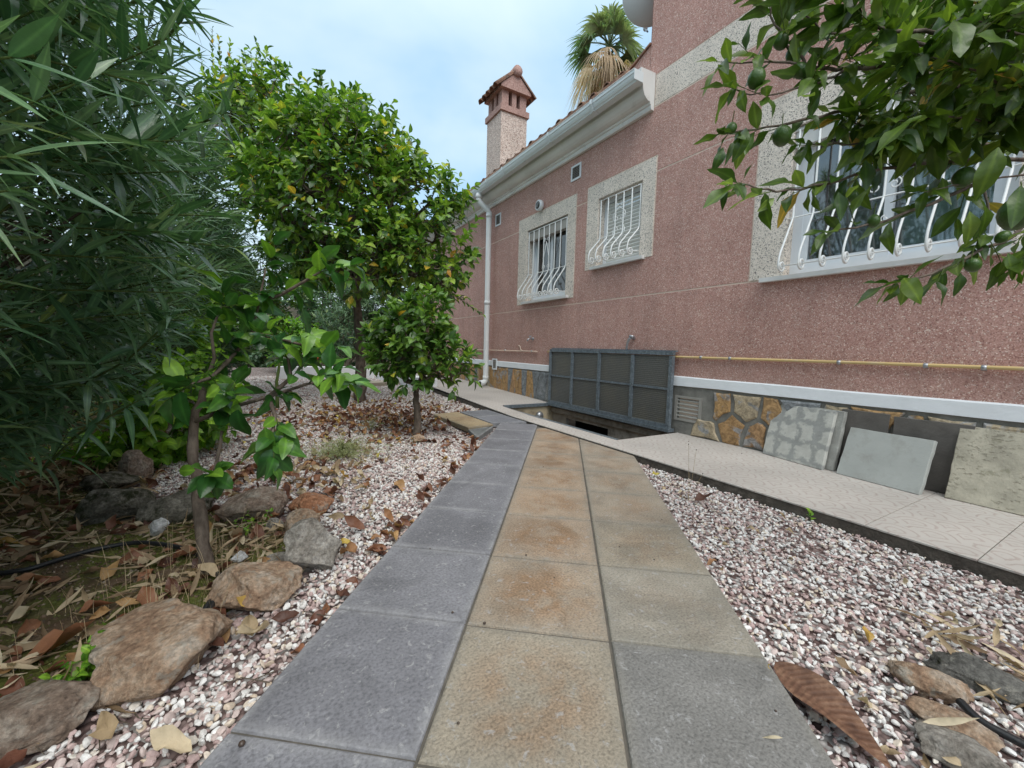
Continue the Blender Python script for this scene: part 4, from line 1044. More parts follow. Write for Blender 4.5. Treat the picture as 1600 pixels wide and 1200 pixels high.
# ------------------------------------------------------------------ steel hatch leaning open against the wall
ht = empty('steel_hatch', (3.3, 3.55, .03), 'open grey steel hatch with eight sheet panels standing against the wall over the stair well', 'hatch')
HX = 3.285; hz0, hz1 = .045, .785; hy = [2.545, 2.99, 3.45, 3.95, 4.585]
hy = [W(1050, 610, HX)[1], W(988, 600, HX)[1], W(936, 600, HX)[1], W(894, 595, HX)[1], W(859, 590, HX)[1]]
zm = .425; t = .036
def hbox(n, *a): MB().box(*a, .0).build(n, STEEL, ht)
ym2 = hy[2]
hbox('top_rail', HX-.018, HX+.018, hy[0]+.0, ym2-.004, hz1-t, hz1); hbox('top_rail', HX-.018, HX+.018, ym2+.004, hy[4], hz1-t-.006, hz1-.006)
hbox('hinge_plate', HX+.018, HX+.05, hy[0]-.005, hy[4]+.005, hz1-.004, hz1+.010)
hbox('bottom_rail', HX-.018, HX+.018, hy[0], hy[4], hz0, hz0+t); hbox('bottom_flange', HX-.03, HX+.05, hy[0]-.01, hy[4]+.02, hz0-.032, hz0-.001)
for i, y in enumerate(hy):
    wv = .018
    a, b = (y, y+.036) if i == 0 else ((y-.036, y) if i == 4 else (y-wv, y+wv))
    hbox('upright', HX-.022, HX+.016, a, b, hz0+t+.0005, hz1-t-.0065)
for i in range(4):
    a = hy[i]+(.037 if i == 0 else .019); b = hy[i+1]-(.037 if i == 3 else .019)
    hbox('middle_rail', HX-.014, HX+.010, a, b, zm-.010, zm+.010)
    MB().box(HX-.001, HX+.003, a, b, zm+.0105, hz1-t-.0065).build('sheet_panel', HPANEL, ht); MB().box(HX-.001, HX+.003, a, b, hz0+t+.0005, zm-.0105).build('sheet_panel', HPANEL, ht)

# ------------------------------------------------------------------ paving slabs leant against the plinth
def lean_slab(b0, b1, xt, height, th, mat, label, z0=None, edge=None):
    """b0,b1: bottom corners on the pavement (far, near); top leans to plane xt"""
    b0 = Vector((b0[0], b0[1], .014)); b1 = Vector((b1[0], b1[1], .014))
    e = (b1-b0); ln = e.length; ex = e.normalized()
    dx = xt-(b0.x+b1.x)/2; tz = math.sqrt(max(.01, height**2-dx**2))
    up = Vector((dx, 0, tz)).normalized(); up = (up-ex*up.dot(ex)).normalized(); nr = ex.cross(up).normalized()
    if nr.x > 0: nr = -nr
    # thickness goes away from the camera (towards the wall)
    Mx = Matrix(((ex.x, up.x, -nr.x, b0.x), (ex.y, up.y, -nr.y, b0.y), (ex.z, up.z, -nr.z, b0.z), (0, 0, 0, 1)))
    mb = MB()
    rg = random.Random(hash(label) % 1000 if False else int(b0.y*1000)); n = 9
    vs = []; 
    out = []
    for i in range(4):
        c0 = [(0, 0), (ln, 0), (ln, height), (0, height)][i]; c1 = [(ln, 0), (ln, height), (0, height), (0, 0)][i]
        for k in range(n): out.append((c0[0]+(c1[0]-c0[0])*k/n+rg.uniform(-.002, .002), c0[1]+(c1[1]-c0[1])*k/n+(rg.uniform(-.0015, .0015) if c0[1]+(c1[1]-c0[1])*k/n > .01 else 0)))
    m_ = len(out); cx_, cz_ = ln/2, height/2
    for f_, zz in ((.985, 0.), (1., .006), (1., th-.005), (.985, th)):
        for a in out: vs.append(Mx @ Vector((cx_+(a[0]-cx_)*f_, max(0, cz_+(a[1]-cz_)*f_), zz)))
    fs = [tuple(range(m_)), tuple(3*m_+i for i in range(m_-1, -1, -1))]+[(k*m_+i, k*m_+(i+1) % m_, (k+1)*m_+(i+1) % m_, (k+1)*m_+i) for k in range(3) for i in range(m_)]
    o = mb.add(vs, fs).build('concrete_slab', mat, loc=tuple(b0)); tag(o, label, 'slab', 'slabs leant against the plinth'); return o
def waffle():
    m = M('slab_back_with_cement_marks', .9, .2); P = m.co('Object')
    y = m.math('MULTIPLY', m.sep(P, 1), 2*pi/.135); z = m.math('MULTIPLY', m.sep(P, 2), 2*pi/.135)
    wb = m.math('MULTIPLY', m.math('SUBTRACT', m.noise(8, 5, P, .6), .5), 9.)
    f_ = m.math('MULTIPLY', m.math('SINE', m.math('ADD', y, wb)), m.math('SINE', m.math('ADD', z, wb)))
    f_ = m.math('MAXIMUM', m.math('SINE', m.math('ADD', y, wb)), m.math('SINE', m.math('ADD', m.math('ADD', z, 1.2), wb)))
    blob = m.ramp(m.math('ADD', m.math('MULTIPLY', f_, .42), m.math('MULTIPLY', m.noise(9, 8, P, .65), 1.3)), [(.78, 1.), (1.0, 0.)])
    g_ = m.mix(m.math('MULTIPLY', blob, .85), (.33, .335, .32), (.56, .555, .51))
    g_ = m.mix(1., g_, m.ramp(m.noise(18, 6, P), [(.3, .85), (.7, 1.1)]), 'MULTIPLY'); m.col(g_); m.bump(m.noise(60, 5, P), .003); return m.m
WAF = waffle()
lean_slab((3.290, 1.235), (3.285, .985), 3.318, .415, .014, CONC_DARK, 'dark brown slab flat on the plinth between the cement-marked pair and the plain grey slab')
lean_slab((3.290, 1.60), (3.220, 1.215), 3.322, .405, .035, CONC_OLD, 'rough grey slab tucked behind the cement-marked one')
lean_slab((3.275, 1.705), (3.178, 1.265), 3.315, .405, .03, WAF, 'pale slab with whitish cement patches, front one of the pair nearest the vent grille')
lean_slab((3.300, .965), (3.295, .62), 3.318, .405, .014, CONC_DARK, 'dark brown slab upright behind the plain grey and the big buff slab')
lean_slab((3.185, 1.185), (3.125, .765), 3.262, .322, .035, CONC_LITE, 'low plain grey slab lying on its long side in front of a dark slab')
lean_slab((3.205, .685), (3.195, .20), 3.315, .415, .04, CONC_BUFF, 'large buff slab with a worn pitted face, nearest of the leaning slabs')
lean_slab((3.29, .47), (3.29, .10), 3.335, .42, .03, CONC_LITE, 'pale slab behind the large buff one, only its top corner showing')
def dead_leaf_tpl(Ln, Wd, curl, rows=7): return leaf_template(Ln, Wd, rows, p_citrus, .75, curl, .45, .8)

# ------------------------------------------------------------------ rocks
def rock(name, px, py, wpx, hpx, mat, label, seed, flat=.62, deep=.8, z=None, cat='rock', group=None, rotz=None, roughn=.09, sub=5):
    zb_ = -.05 if z is None else z; wpx = wpx*.93; hpx = hpx*.92
    b = G(px, py+hpx*.5, zb_); dp_ = depth_of(b); wd = wpx*dp_/FPX; hh = hpx*dp_/FPX*flat
    fwd = np.array([b[0], b[1], 0]); fwd /= np.linalg.norm(fwd)
    c = b+fwd*wd*deep*.46; c[2] = zb_+hh*.40
    rg = random.Random(seed); bm = bmesh.new(); bmesh.ops.create_icosphere(bm, subdivisions=sub, radius=1.)
    planes = []
    for _ in range(13):
        n_ = Vector((rg.gauss(0, 1), rg.gauss(0, 1), rg.gauss(0, .9))).normalized(); planes.append((n_, rg.uniform(.56, .88)))
    off = Vector((seed*1.7, seed*.3, 0))
    for v in bm.verts:
        p = v.co.copy()
        for n_, d_ in planes:
            e = p.dot(n_)-d_
            if e > 0: p -= n_*e*.97
        p += v.co.normalized()*(noise.fractal(p*1.6+off, .8, 2., 4)*roughn+noise.ridged_multi_fractal(p*3.2+off, 1., 2., 4, 1., 2.)*.022+noise.noise(p*9+off)*.03)
        v.co = p
    xs = [v.co.x for v in bm.verts]; zs_ = [v.co.z for v in bm.verts]
    kx = wd/(max(xs)-min(xs)); kz = hh*1.25/(max(zs_)-min(zs_))
    for v in bm.verts: v.co = Vector((v.co.x*kx, v.co.y*kx*deep, v.co.z*kz))
    me = bpy.data.meshes.new(name); bm.to_mesh(me); bm.free(); me.materials.append(mat); me.polygons.foreach_set('use_smooth', [True]*len(me.polygons))
    o = bpy.data.objects.new(name, me); link(o); o.location = c
    o.rotation_euler = (0, 0, (math.atan2(fwd[1], fwd[0])-pi/2) if rotz is None else rotz)
    tag(o, label, cat, group); return o
GR = 'rocks ringing the sapling bed'
rock('rock', 58, 1128, 185, 125, ROCK_PALE, 'large brownish grey rock cut by the corner, lowest of the bed edging', 3, .55, 1.0, group=GR)
rock('rock', 266, 1015, 205, 137, ROCK_TAN, 'big orange-tan boulder, largest of the rocks edging the bed', 5, .72, .85, group=GR, z=-.055)
rock('rock', 404, 931, 148, 80, ROCK_TAN, 'smooth tan rock with a rusty end between the big boulder and the grey rock', 8, .85, .9, group=GR)
rock('rock', 486, 860, 92, 96, ROCK_GREY, 'upright pale grey rock with a cleft top beside the gravel', 12, .9, .9, group=GR)
rock('rock', 488, 792, 74, 42, ROCK_ORANGE, 'orange rock at the far right tip of the ring', 14, .8, .9, group=GR)
rock('rock', 395, 793, 108, 62, ROCK_PALE, 'wide brown rock behind the trunk, right of it', 21, .85, .8, group=GR)
rock('rock', 470, 822, 58, 54, ROCK_TAN, 'pinkish small rock wedged behind the pale grey rock', 24, .85, .9, group=GR)
rock('rock', 282, 795, 108, 58, ROCK_MOSS, 'dark mossy rock behind the trunk, left of it', 27, .85, .8, group=GR)
rock('rock', 186, 793, 104, 66, ROCK_MOSS, 'dark pitted rock with pale patches, left of the mossy one', 31, .85, .8, group=GR)
rock('rock', 217, 729, 46, 54, ROCK_PALE, 'brown pointed rock standing against the green shrub', 33, .95, .9, group=GR)
rock('rock', 172, 757, 84, 36, ROCK_MOSS, 'low dark knobbly rock under the oleander', 35, .85, .8, group=GR)
rock('rock', 430, 880, 48, 26, ROCK_GREY, 'flat pale rock lying left of the upright grey rock', 37, .6, 1., group=GR)
rock('rock', 431, 822, 30, 24, ROCK_GREY, 'small grey stone in the hollow right of the trunk', 38, .8, 1., group=GR)
rock('white_stone', 248, 826, 28, 25, ROCK_WHITE, 'bright white stone on the soil left of the trunk', 41, 1., 1., -.02, 'stone')
rock('white_stone', 374, 873, 26, 18, ROCK_WHITE, 'bright white stone on the soil right of the trunk', 42, .9, 1., -.02, 'stone')
rock('stone', 654, 685, 22, 12, ROCK_TAN, 'flat tan stone at the foot of the small citrus tree', 43, .8, 1., -.035, 'stone')
GR2 = 'rocks in the gravel right of the path'
rock('rock', 1453, 1064, 108, 68, ROCK_TAN, 'tan angular rock on the gravel right of the path', 51, .6, .7, group=GR2)
rock('rock', 1515, 1046, 130, 76, ROCK_DGREY, 'dark grey rock behind the tan one on the right gravel', 54, .6, .6, group=GR2)
rock('rock', 1490, 1128, 120, 90, ROCK_TAN, 'low buff rock sunk in the gravel beside the black hose', 57, .35, .7, group=GR2)
rock('rock', 1508, 1182, 135, 90, ROCK_GREY, 'pale grey rock, lowest of those right of the path', 59, .38, .7, group=GR2)
rock('rock', 1612, 1062, 60, 50, ROCK_TAN, 'tan rock half out of view at the right edge', 61, .5, .8, group=GR2)

# ------------------------------------------------------------------ irrigation hoses
def hose(px_pts, r, z, label):
    pts = [G(x, y, z) for x, y in px_pts]; sm = []
    for i in range(len(pts)-1):
        for k in range(6):
            t = k/6; p0, p1, p2, p3 = pts[max(i-1, 0)], pts[i], pts[i+1], pts[min(i+2, len(pts)-1)]
            sm.append(.5*((2*p1)+(-p0+p2)*t+(2*p0-5*p1+4*p2-p3)*t*t+(-p0+3*p1-3*p2+p3)*t**3))
    sm.append(pts[-1]); o = MB().tube(sm, r, 8).build('garden_hose', BLACKP, smooth=True); return tag(o, label, 'hose')
hose([(-40, 900), (40, 890), (100, 872), (160, 856), (225, 848), (300, 862), (345, 905), (325, 945), (300, 975)], .0085, -.018, 'thin black irrigation hose curving over the mossy soil left of the sapling')
hose([(352, 905), (330, 948), (318, 985), (262, 1010), (180, 1030), (160, 1028)], .008, -.015, 'thin black hose looping behind the big tan boulder')
hose([(1500, 1096), (1530, 1125), (1570, 1148), (1640, 1182), (1720, 1210)], .009, -.022, 'thick black hose among the rocks and dead leaves right of the path')

# ------------------------------------------------------------------ pebbles (uncountable: instanced)
def pebble_source():
    col = bpy.data.collections.new('pebble_shapes'); shapes = []
    for mi, mat in enumerate(PEB):
        for q in range(3):
            bm = bmesh.new(); bmesh.ops.create_icosphere(bm, subdivisions=2, radius=.5); rg = random.Random(mi*10+q)
            pl = [(Vector((rg.gauss(0, 1), rg.gauss(0, 1), rg.gauss(0, 1))).normalized(), rg.uniform(.30, .43)) for _ in range(8)]
            sx_, sy_, sz_ = rg.uniform(1.0, 1.35), rg.uniform(.7, 1.), rg.uniform(.45, .65)
            for v in bm.verts:
                p = v.co.copy()
                for n_, d_ in pl:
                    e = p.dot(n_)-d_
                    if e > 0: p -= n_*e*.97
                v.co = Vector((p.x*sx_, p.y*sy_, p.z*sz_))
            me = bpy.data.meshes.new('pebble'); bm.to_mesh(me); bm.free(); me.materials.append(mat)
            o = bpy.data.objects.new('pebble_%02d' % (mi*3+q), me); col.objects.link(o); shapes.append(o)
    return col
PCOL = pebble_source()
def scatter_gn(name, P, rot, scl, idx, coll):
    me = bpy.data.meshes.new(name); me.from_pydata([tuple(p) for p in P], [], [])
    for nm, ty, a in (('rot', 'FLOAT_VECTOR', rot), ('scl', 'FLOAT_VECTOR', scl), ('idx', 'INT', idx)):
        at = me.attributes.new(nm, ty, 'POINT'); at.data.foreach_set('vector' if ty == 'FLOAT_VECTOR' else 'value', np.asarray(a).ravel().astype(np.int32 if ty == 'INT' else np.float32))
    o = bpy.data.objects.new(name, me); link(o)
    ng = bpy.data.node_groups.new('scatter_'+name, 'GeometryNodeTree')
    ng.interface.new_socket('Geometry', in_out='INPUT', socket_type='NodeSocketGeometry'); ng.interface.new_socket('Geometry', in_out='OUTPUT', socket_type='NodeSocketGeometry')
    gi = ng.nodes.new('NodeGroupInput'); go = ng.nodes.new('NodeGroupOutput')
    ip = ng.nodes.new('GeometryNodeInstanceOnPoints'); ci = ng.nodes.new('GeometryNodeCollectionInfo')
    ci.inputs['Collection'].default_value = coll; ci.inputs['Separate Children'].default_value = True; ci.inputs['Reset Children'].default_value = True
    ip.inputs['Pick Instance'].default_value = True
    def na(nm, ty):
        a = ng.nodes.new('GeometryNodeInputNamedAttribute'); a.data_type = ty; a.inputs[0].default_value = nm
        return a.outputs['Attribute']
    l = ng.links.new
    l(gi.outputs[0], ip.inputs['Points']); l(ci.outputs[0], ip.inputs['Instance']); l(na('idx', 'INT'), ip.inputs['Instance Index'])
    l(na('rot', 'FLOAT_VECTOR'), ip.inputs['Rotation']); l(na('scl', 'FLOAT_VECTOR'), ip.inputs['Scale']); l(ip.outputs[0], go.inputs[0])
    md = o.modifiers.new('scatter', 'NODES'); md.node_group = ng
    return tag(o, kind='stuff')
def in_path(x, y, m=.0):
    u = .6116*x+.7912*y; v = .7912*x-.6116*y
    if VE[0]-m < v < VE[3]+m and u < 4.2: return True
    if 1.55-m < x and 3.1 < y < 4.55+m and v > VE[0]-m-.9 and x > 1.56+(3.6-y)*-.1: return True
    return False
def gravel(n, x0, x1, y0, y1, smin, smax, test):
    xs = RNG.uniform(x0, x1, n); ys_ = RNG.uniform(y0, y1, n); out = [(x, y) for x, y in zip(xs, ys_) if test(x, y) and noise.noise((x*3.1, y*3.1, 4))+.45*noise.noise((x*11, y*11, 2)) > -.50+RNG.uniform(-.2, .1)]
    P = np.array([(x, y, zg(x, y)+.0+RNG.uniform(-.002, .010)) for x, y in out]); m_ = len(P)
    rot = np.stack([RNG.normal(0, .55, m_), RNG.normal(0, .55, m_), RNG.uniform(0, 6.28, m_)], 1)
    s_ = (smin+(smax-smin)*RNG.beta(1.6, 2.6, m_))[:, None]*RNG.uniform(.75, 1.25, (m_, 3))
    cl = RNG.choice(4, m_, p=[.40, .27, .22, .11])
    return P, rot, s_, cl*3+RNG.randint(0, 3, m_)
def t_right(x, y): return x < 2.328 and not in_path(x, y, -.004) and (.7912*x-.6116*y) > .5 and y < 2.3
def t_left(x, y):
    n_ = noise.noise((x*6, y*6, 9))*.07
    return x > bed_x(y)+.01+n_ and x < 2.328 and not in_path(x, y, -.006) and (.7912*x-.6116*y) < .3
Ps = [gravel(46000, .1, 2.33, -1.4, 2.2, .007, .026, t_right), gravel(62000, -.8, 1.9, .2, 4.0, .008, .027, t_left), gravel(42000, -.7, 2.33, 4.0, 9.9, .018, .03, t_left)]
scatter_gn('gravel', *[np.concatenate([p[i] for p in Ps]) for i in range(4)], PCOL)

def crumb_source():
    col = bpy.data.collections.new('crumb_shapes')
    for mi, (a, b) in enumerate((((.10, .065, .04), (.18, .12, .08)), ((.06, .045, .03), (.11, .08, .05)), ((.22, .17, .12), (.32, .26, .2)), ((.08, .095, .025), (.14, .15, .04)))):
        mat = pebble_mat('soil_crumb_%s' % 'abcd'[mi], a, b); rg = random.Random(mi)
        bm = bmesh.new(); bmesh.ops.create_icosphere(bm, subdivisions=1, radius=.5)
        for v in bm.verts: v.co *= rg.uniform(.65, 1.15)
        me = bpy.data.meshes.new('crumb'); bm.to_mesh(me); bm.free(); me.materials.append(mat); o = bpy.data.objects.new('crumb_%d' % mi, me); col.objects.link(o)
    return col
n_ = 34000; xs = RNG.uniform(-1.9, .3, n_); ys_ = RNG.uniform(.5, 4.6, n_); keep = [i for i in range(n_) if xs[i] < bed_x(ys_[i])+.05]
P_ = np.array([(xs[i], ys_[i], zsoil(xs[i], ys_[i])+.001) for i in keep]); m_ = len(P_)
scatter_gn('soil_crumbs', P_, RNG.uniform(0, 6.28, (m_, 3)), (.004+.014*RNG.beta(1.2, 4, m_))[:, None]*RNG.uniform(.7, 1.3, (m_, 3)), RNG.choice(4, m_, p=[.35, .2, .15, .3]), crumb_source())
tw_ = MB()
for _ in range(260):
    if random.random() < .7: x, y = random.uniform(-1.5, .15), random.uniform(1.0, 3.4)
    else: x, y = random.gauss(1., .4), random.gauss(3.9, .5)
    if in_path(x, y, .03): continue
    a = random.uniform(0, 6.28); L_ = random.uniform(.03, .16); z = (zsoil(x, y) if x < bed_x(y) else zg(x, y)+.008)+.006
    tw_.tube([(x, y, z), (x+L_*.5*math.cos(a), y+L_*.5*math.sin(a), z+random.uniform(0, .012)), (x+L_*math.cos(a+.2), y+L_*math.sin(a+.2), z+random.uniform(-.002, .014))], [.0018, .0014, .0008], 4, False)
tag(tw_.build('fallen_twigs', BARK_OLE, fix=False), kind='stuff')

# ------------------------------------------------------------------ fallen leaves
def zsurf(x, y): return zsoil(x, y) if x < bed_x(y) else zg(x, y)+.012
DT = {'tan_long': ([leaf_template(.125, .021, 6, p_lance, .5, c, .3, tw) for c, tw in ((.3, 1.), (-.25, -.8), (.1, .3))], DRY_TAN),
      'brown': ([dead_leaf_tpl(.085, .046, c) for c in (.35, -.5, .1)], DRY_BROWN),
      'tan': ([dead_leaf_tpl(.075, .04, c) for c in (.4, -.45)], DRY_TAN),
      'yellow': ([dead_leaf_tpl(.075, .038, c) for c in (.2, -.4)], DRY_YELLOW),
      'big_brown': ([dead_leaf_tpl(.17, .075, c, 9) for c in (.25, -.3)], DRY_BROWN)}
DM = {k: [leaf_mesh('fallen_leaf', t, v[1]) for t in v[0]] for k, v in DT.items()}
def fallen(kind, x, y, z=None, sc=1., rz=None, tilt=.35, label='', group='', rg=random):
    o = bpy.data.objects.new('fallen_leaf', rg.choice(DM[kind])); link(o)
    zz = zsurf(x, y)+.006 if z is None else z
    o.location = (x, y, zz+rg.uniform(.0, .008)*sc); o.rotation_euler = (rg.gauss(.05, tilt), rg.gauss(0, tilt), rg.uniform(0, 6.28) if rz is None else rz); o.scale = (sc,)*3
    tag(o, label, 'leaf', group); return o
def litter(name, kind, n, samp, test, smin=.45, smax=1.0, tilt=.4, parent=None):
    tp_, mat = DT[kind]; A = []; 
    while len(A) < n:
        x, y = samp(); 
        if not test(x, y): continue
        M_ = np.eye(4); e = Euler((RNG.normal(.05, tilt), RNG.normal(0, tilt), RNG.uniform(0, 6.28))).to_matrix(); M_[:3, :3] = np.array(e)*RNG.uniform(smin, smax); M_[:3, 3] = (x, y, zsurf(x, y)+RNG.uniform(.002, .016)); A.append(M_)
    A = np.array(A); return tag(join_leaves(name, tp_, A, RNG.randint(0, len(tp_), n), RNG.uniform(0, 1, n), mat, None), kind='stuff')
bedtest = lambda x, y: x < bed_x(y)+.02 and noise.noise((x*2.6, y*2.6, 1)) > -.32+RNG.uniform(-.2, .2)
inbed = lambda: (RNG.uniform(-2.0, .15), RNG.uniform(.6, 4.2))
litter('oleander_leaf_litter', 'tan_long', 2600, inbed, bedtest)
litter('brown_leaf_litter', 'brown', 520, inbed, bedtest)
litter('pale_leaf_litter', 'tan', 420, inbed, bedtest)
def around(cx, cy, s_):
    def f_():
        return (RNG.normal(cx, s_), RNG.normal(cy, s_))
    return f_
notpath = lambda x, y: not in_path(x, y, .01) and -1.9 < x < 2.31 and y < 9.6
litter('leaf_litter_under_citrus', 'brown', 700, around(1.0, 4.5, .6), notpath)
litter('leaf_litter_under_trees', 'tan', 260, around(.9, 5.0, .9), notpath, .6, 1.)
litter('yellow_leaf_litter', 'yellow', 70, around(.8, 4.4, .9), notpath, .6, 1.)
litter('leaf_litter_behind_ring', 'brown', 150, around(.0, 2.75, .28), notpath)
litter('pale_litter_behind_ring', 'tan', 110, around(.1, 2.8, .35), notpath)
litter('litter_on_gravel', 'tan', 45, lambda: (RNG.uniform(.5, 2.3), RNG.uniform(-.3, 2.0)), lambda x, y: t_right(x, y), .3, .6)
litter('litter_by_hose', 'tan_long', 80, around(1.62, .12, .13), lambda x, y: t_right(x, y), .5, .9)
def strip_px(): 
    t_ = RNG.uniform(0, 1); q = uv2w(.9+3.0*t_, VE[0]-abs(RNG.normal(.02, .06)));  return (q[0], q[1])
litter('litter_along_path', 'brown', 70, strip_px, notpath, .5, .95)
zones = [('tan_long', 70, lambda: (random.uniform(-1.2, -.05), random.uniform(1.15, 2.6)), bedtest, 'long pale dry leaf lying on the mossy soil left of the sapling', 'pale dry leaves on the mossy soil'),
         ('brown', 34, lambda: (random.uniform(-.6, .1), random.uniform(1.3, 2.5)), bedtest, 'brown curled dry leaf on the soil round the sapling trunk', 'brown dry leaves round the sapling'),
         ('brown', 40, lambda: (random.gauss(1.05, .35), random.gauss(3.6, .35)), notpath, 'brown dry leaf on the ground under the small citrus tree', 'brown leaves under the small citrus tree'),
         ('tan', 26, lambda: (random.gauss(.2, .3), random.gauss(2.9, .3)), notpath, 'pale dry leaf on the gravel behind the ring of rocks', 'pale leaves behind the ring of rocks')]
for kind, n, samp, tst, lab, grp in zones:
    c = 0
    while c < n:
        x, y = samp()
        if tst(x, y): fallen(kind, x, y, sc=random.uniform(.5, .85), label=lab, group=grp); c += 1
def leaf_px(kind, px, py, sc, rz, label, z=-.03, tilt=.3, group=None):
    p = G(px, py, z); o = fallen(kind, p[0], p[1], z+.008, sc, rz, tilt, label, group or 'single fallen leaves'); return o
def rib_mat():
    m = M('ribbed_dead_leaf', .6, .4); P = m.co('Object')
    yy = m.math('SUBTRACT', m.sep(P, 1), m.math('MULTIPLY', m.math('ABSOLUTE', m.sep(P, 0)), .55))
    rb = m.math('SINE', m.math('MULTIPLY', yy, 420.))
    g = m.ramp(m.noise(28, 7, P, .7), [(.3, (.06, .028, .018)), (.5, (.14, .07, .042)), (.7, (.27, .16, .10))])
    g = m.mix(1., g, m.ramp(rb, [(0, .92), (.8, 1.05)]), 'MULTIPLY'); m.col(g); m.bump(rb, .0008, .7); return m.m
DM['ribbed'] = [leaf_mesh('fallen_leaf', leaf_template(.27, .10, 16, lambda t: max(.05, math.sin(pi*min(1, t**.8))**.8) if 0 < t < 1 else .04, .30, .06, .10, .5), rib_mat())]
bl_ = leaf_px('ribbed', 1225, 1055, 1.0, 0, 'very large ribbed brown leaf curled along the right edge of the path', -.02, .02)
bl_.location = (G(1212, 1034, -.012)); q0 = G(1212, 1034, 0); q1 = G(1400, 1205, 0); bl_.rotation_euler = (.03, .30, math.atan2(q1[1]-q0[1], q1[0]-q0[0])-pi/2)
for a in [('tan', 175, 1160, 1.0, .4, 'dry tan leaf on the gravel right of the corner rock'), ('brown', 350, 1020, 1.2, 1.2, 'brown folded leaf at the right end of the big boulder'), ('tan', 420, 985, 1.3, 2.6, 'curled olive-brown leaf between the tan rock and the path'),
          ('tan', 395, 1000, 1.1, .2, 'pale curled leaf beside the folded brown one'), ('yellow', 405, 955, .9, 1.5, 'yellowish leaf tucked at the rusty end of the tan rock'), ('brown', 570, 830, 1.1, 1.0, 'dark reddish leaf lying at the left edge of the path'), ('brown', 555, 870, 1.2, .3, 'broad brown leaf right of the upright grey rock'),
          ('yellow', 548, 852, .8, .9, 'small bright yellow leaf beside the broad brown one'), ('yellow', 1350, 985, .75, 2.2, 'yellow leaf alone in the middle of the right gravel'), ('tan', 1340, 1065, .7, .6, 'small olive leaf on gravel near the large brown leaf'), ('brown', 1085, 785, 1.2, 4.4, 'flat reddish-brown leaf by the stalks near the pavement edge'),
          ('brown', 1120, 880, .5, 1., 'small dark curled leaf at the right path edge'), ('tan_long', 1440, 1135, .8, 4.2, 'narrow yellowish leaf beside the low buff rock'), ('brown', 30, 1045, 1.5, 5.0, 'big dark curled leaf on the soil above the corner rock'), ('brown', 240, 960, 1.1, .6, 'large pinkish brown leaf behind the big boulder'),
          ('tan', 300, 1185, 1.1, 1.1, 'dry leaf pressed against the near left path edge'), ('tan', 20, 1165, 1.3, 5.5, 'dry tan leaf in the lower left corner on the rock'), ('yellow', 545, 750, 1., 2., 'yellow leaf on gravel left of the path'), ('brown', 620, 755, 1.2, 3., 'reddish leaf on the pebbles by the path')]:
    leaf_px(a[0], a[1], a[2], a[3], a[4], a[5])
yl = leaf_px('yellow', 1200, 1048, .28, 1., 'tiny yellow-green leaf on the right-hand path slab', .004, .5)
tw = leaf_px('tan_long', 1222, 1160, .3, .8, 'tiny dry curled leaf on the near right path slab', .004, .4)
# snail shells and droppings on the slabs
for i, (x, y, r_) in enumerate([(378, 1165, .0065), (757, 975, .0045), (707, 958, .004), (822, 868, .0035), (716, 1131, .003), (968, 855, .003), (1022, 875, .003), (672, 858, .003), (849, 730, .004), (1076, 690, .004), (1159, 709, .004), (1212, 1112, .003), (866, 903, .0025), (1034, 812, .003)]):
    p = G(x, y, .012 if i in (9, 10) else .0); bm = MB(); T = Matrix.Translation((p[0], p[1], p[2]+r_*.7))
    bm.lathe([(.1*r_, -r_*.7), (.8*r_, -r_*.4), (r_, 0), (.75*r_, r_*.5), (.1*r_, r_*.8)], T, 10)
    tag(bm.build('snail_shell', SNAIL, None, True, loc=tuple(p)), 'largest brown snail shell on the nearest grey slab' if i == 0 else 'tiny dark speck of a shell lying on the paving', 'shell', 'snail shells on the paving')

# ------------------------------------------------------------------ small plants
def weed_stalks():
    r_ = empty('dry_weed', tuple(G(1072, 778, -.04)), 'thin dry weed stalks with seed heads at the pavement edge', 'weed')
    mb = MB(); hd = MB(); b = G(1075, 782, -.045)
    for tx, ty in ((1076, 694), (1078, 738), (1098, 740), (1088, 703)):
        e = D(tx, ty, depth_of(b)*1.0); m_ = (b+e)/2+np.array([.004, 0, 0]); mb.tube([b, m_, e], [.0012, .001, .0008], 4); hd.lathe([(.0005, -.004), (.003, 0), (.0005, .004)], Matrix.Translation(e), 6)
    mb.build('stalk', GRASS_DRY, r_); hd.build('seed_head', SNAIL, r_)
weed_stalks()
pl = Plant(); b = G(1266, 815, -.04)
for k in range(5): pl.leaf(b+np.array([0, 0, .01*k+.01]), np.array([random.uniform(-1, 1), random.uniform(-1, 1), .9]), .30, .7, k % 2)
pl.stems.tube([b, b+np.array([0, 0, .06])], .0015, 4)
pl.finish(empty('seedling', tuple(b), 'tiny green seedling growing at the foot of the pavement edge', 'plant'), T_HIB, T_HIB, HIB_M, STEMG, 5)
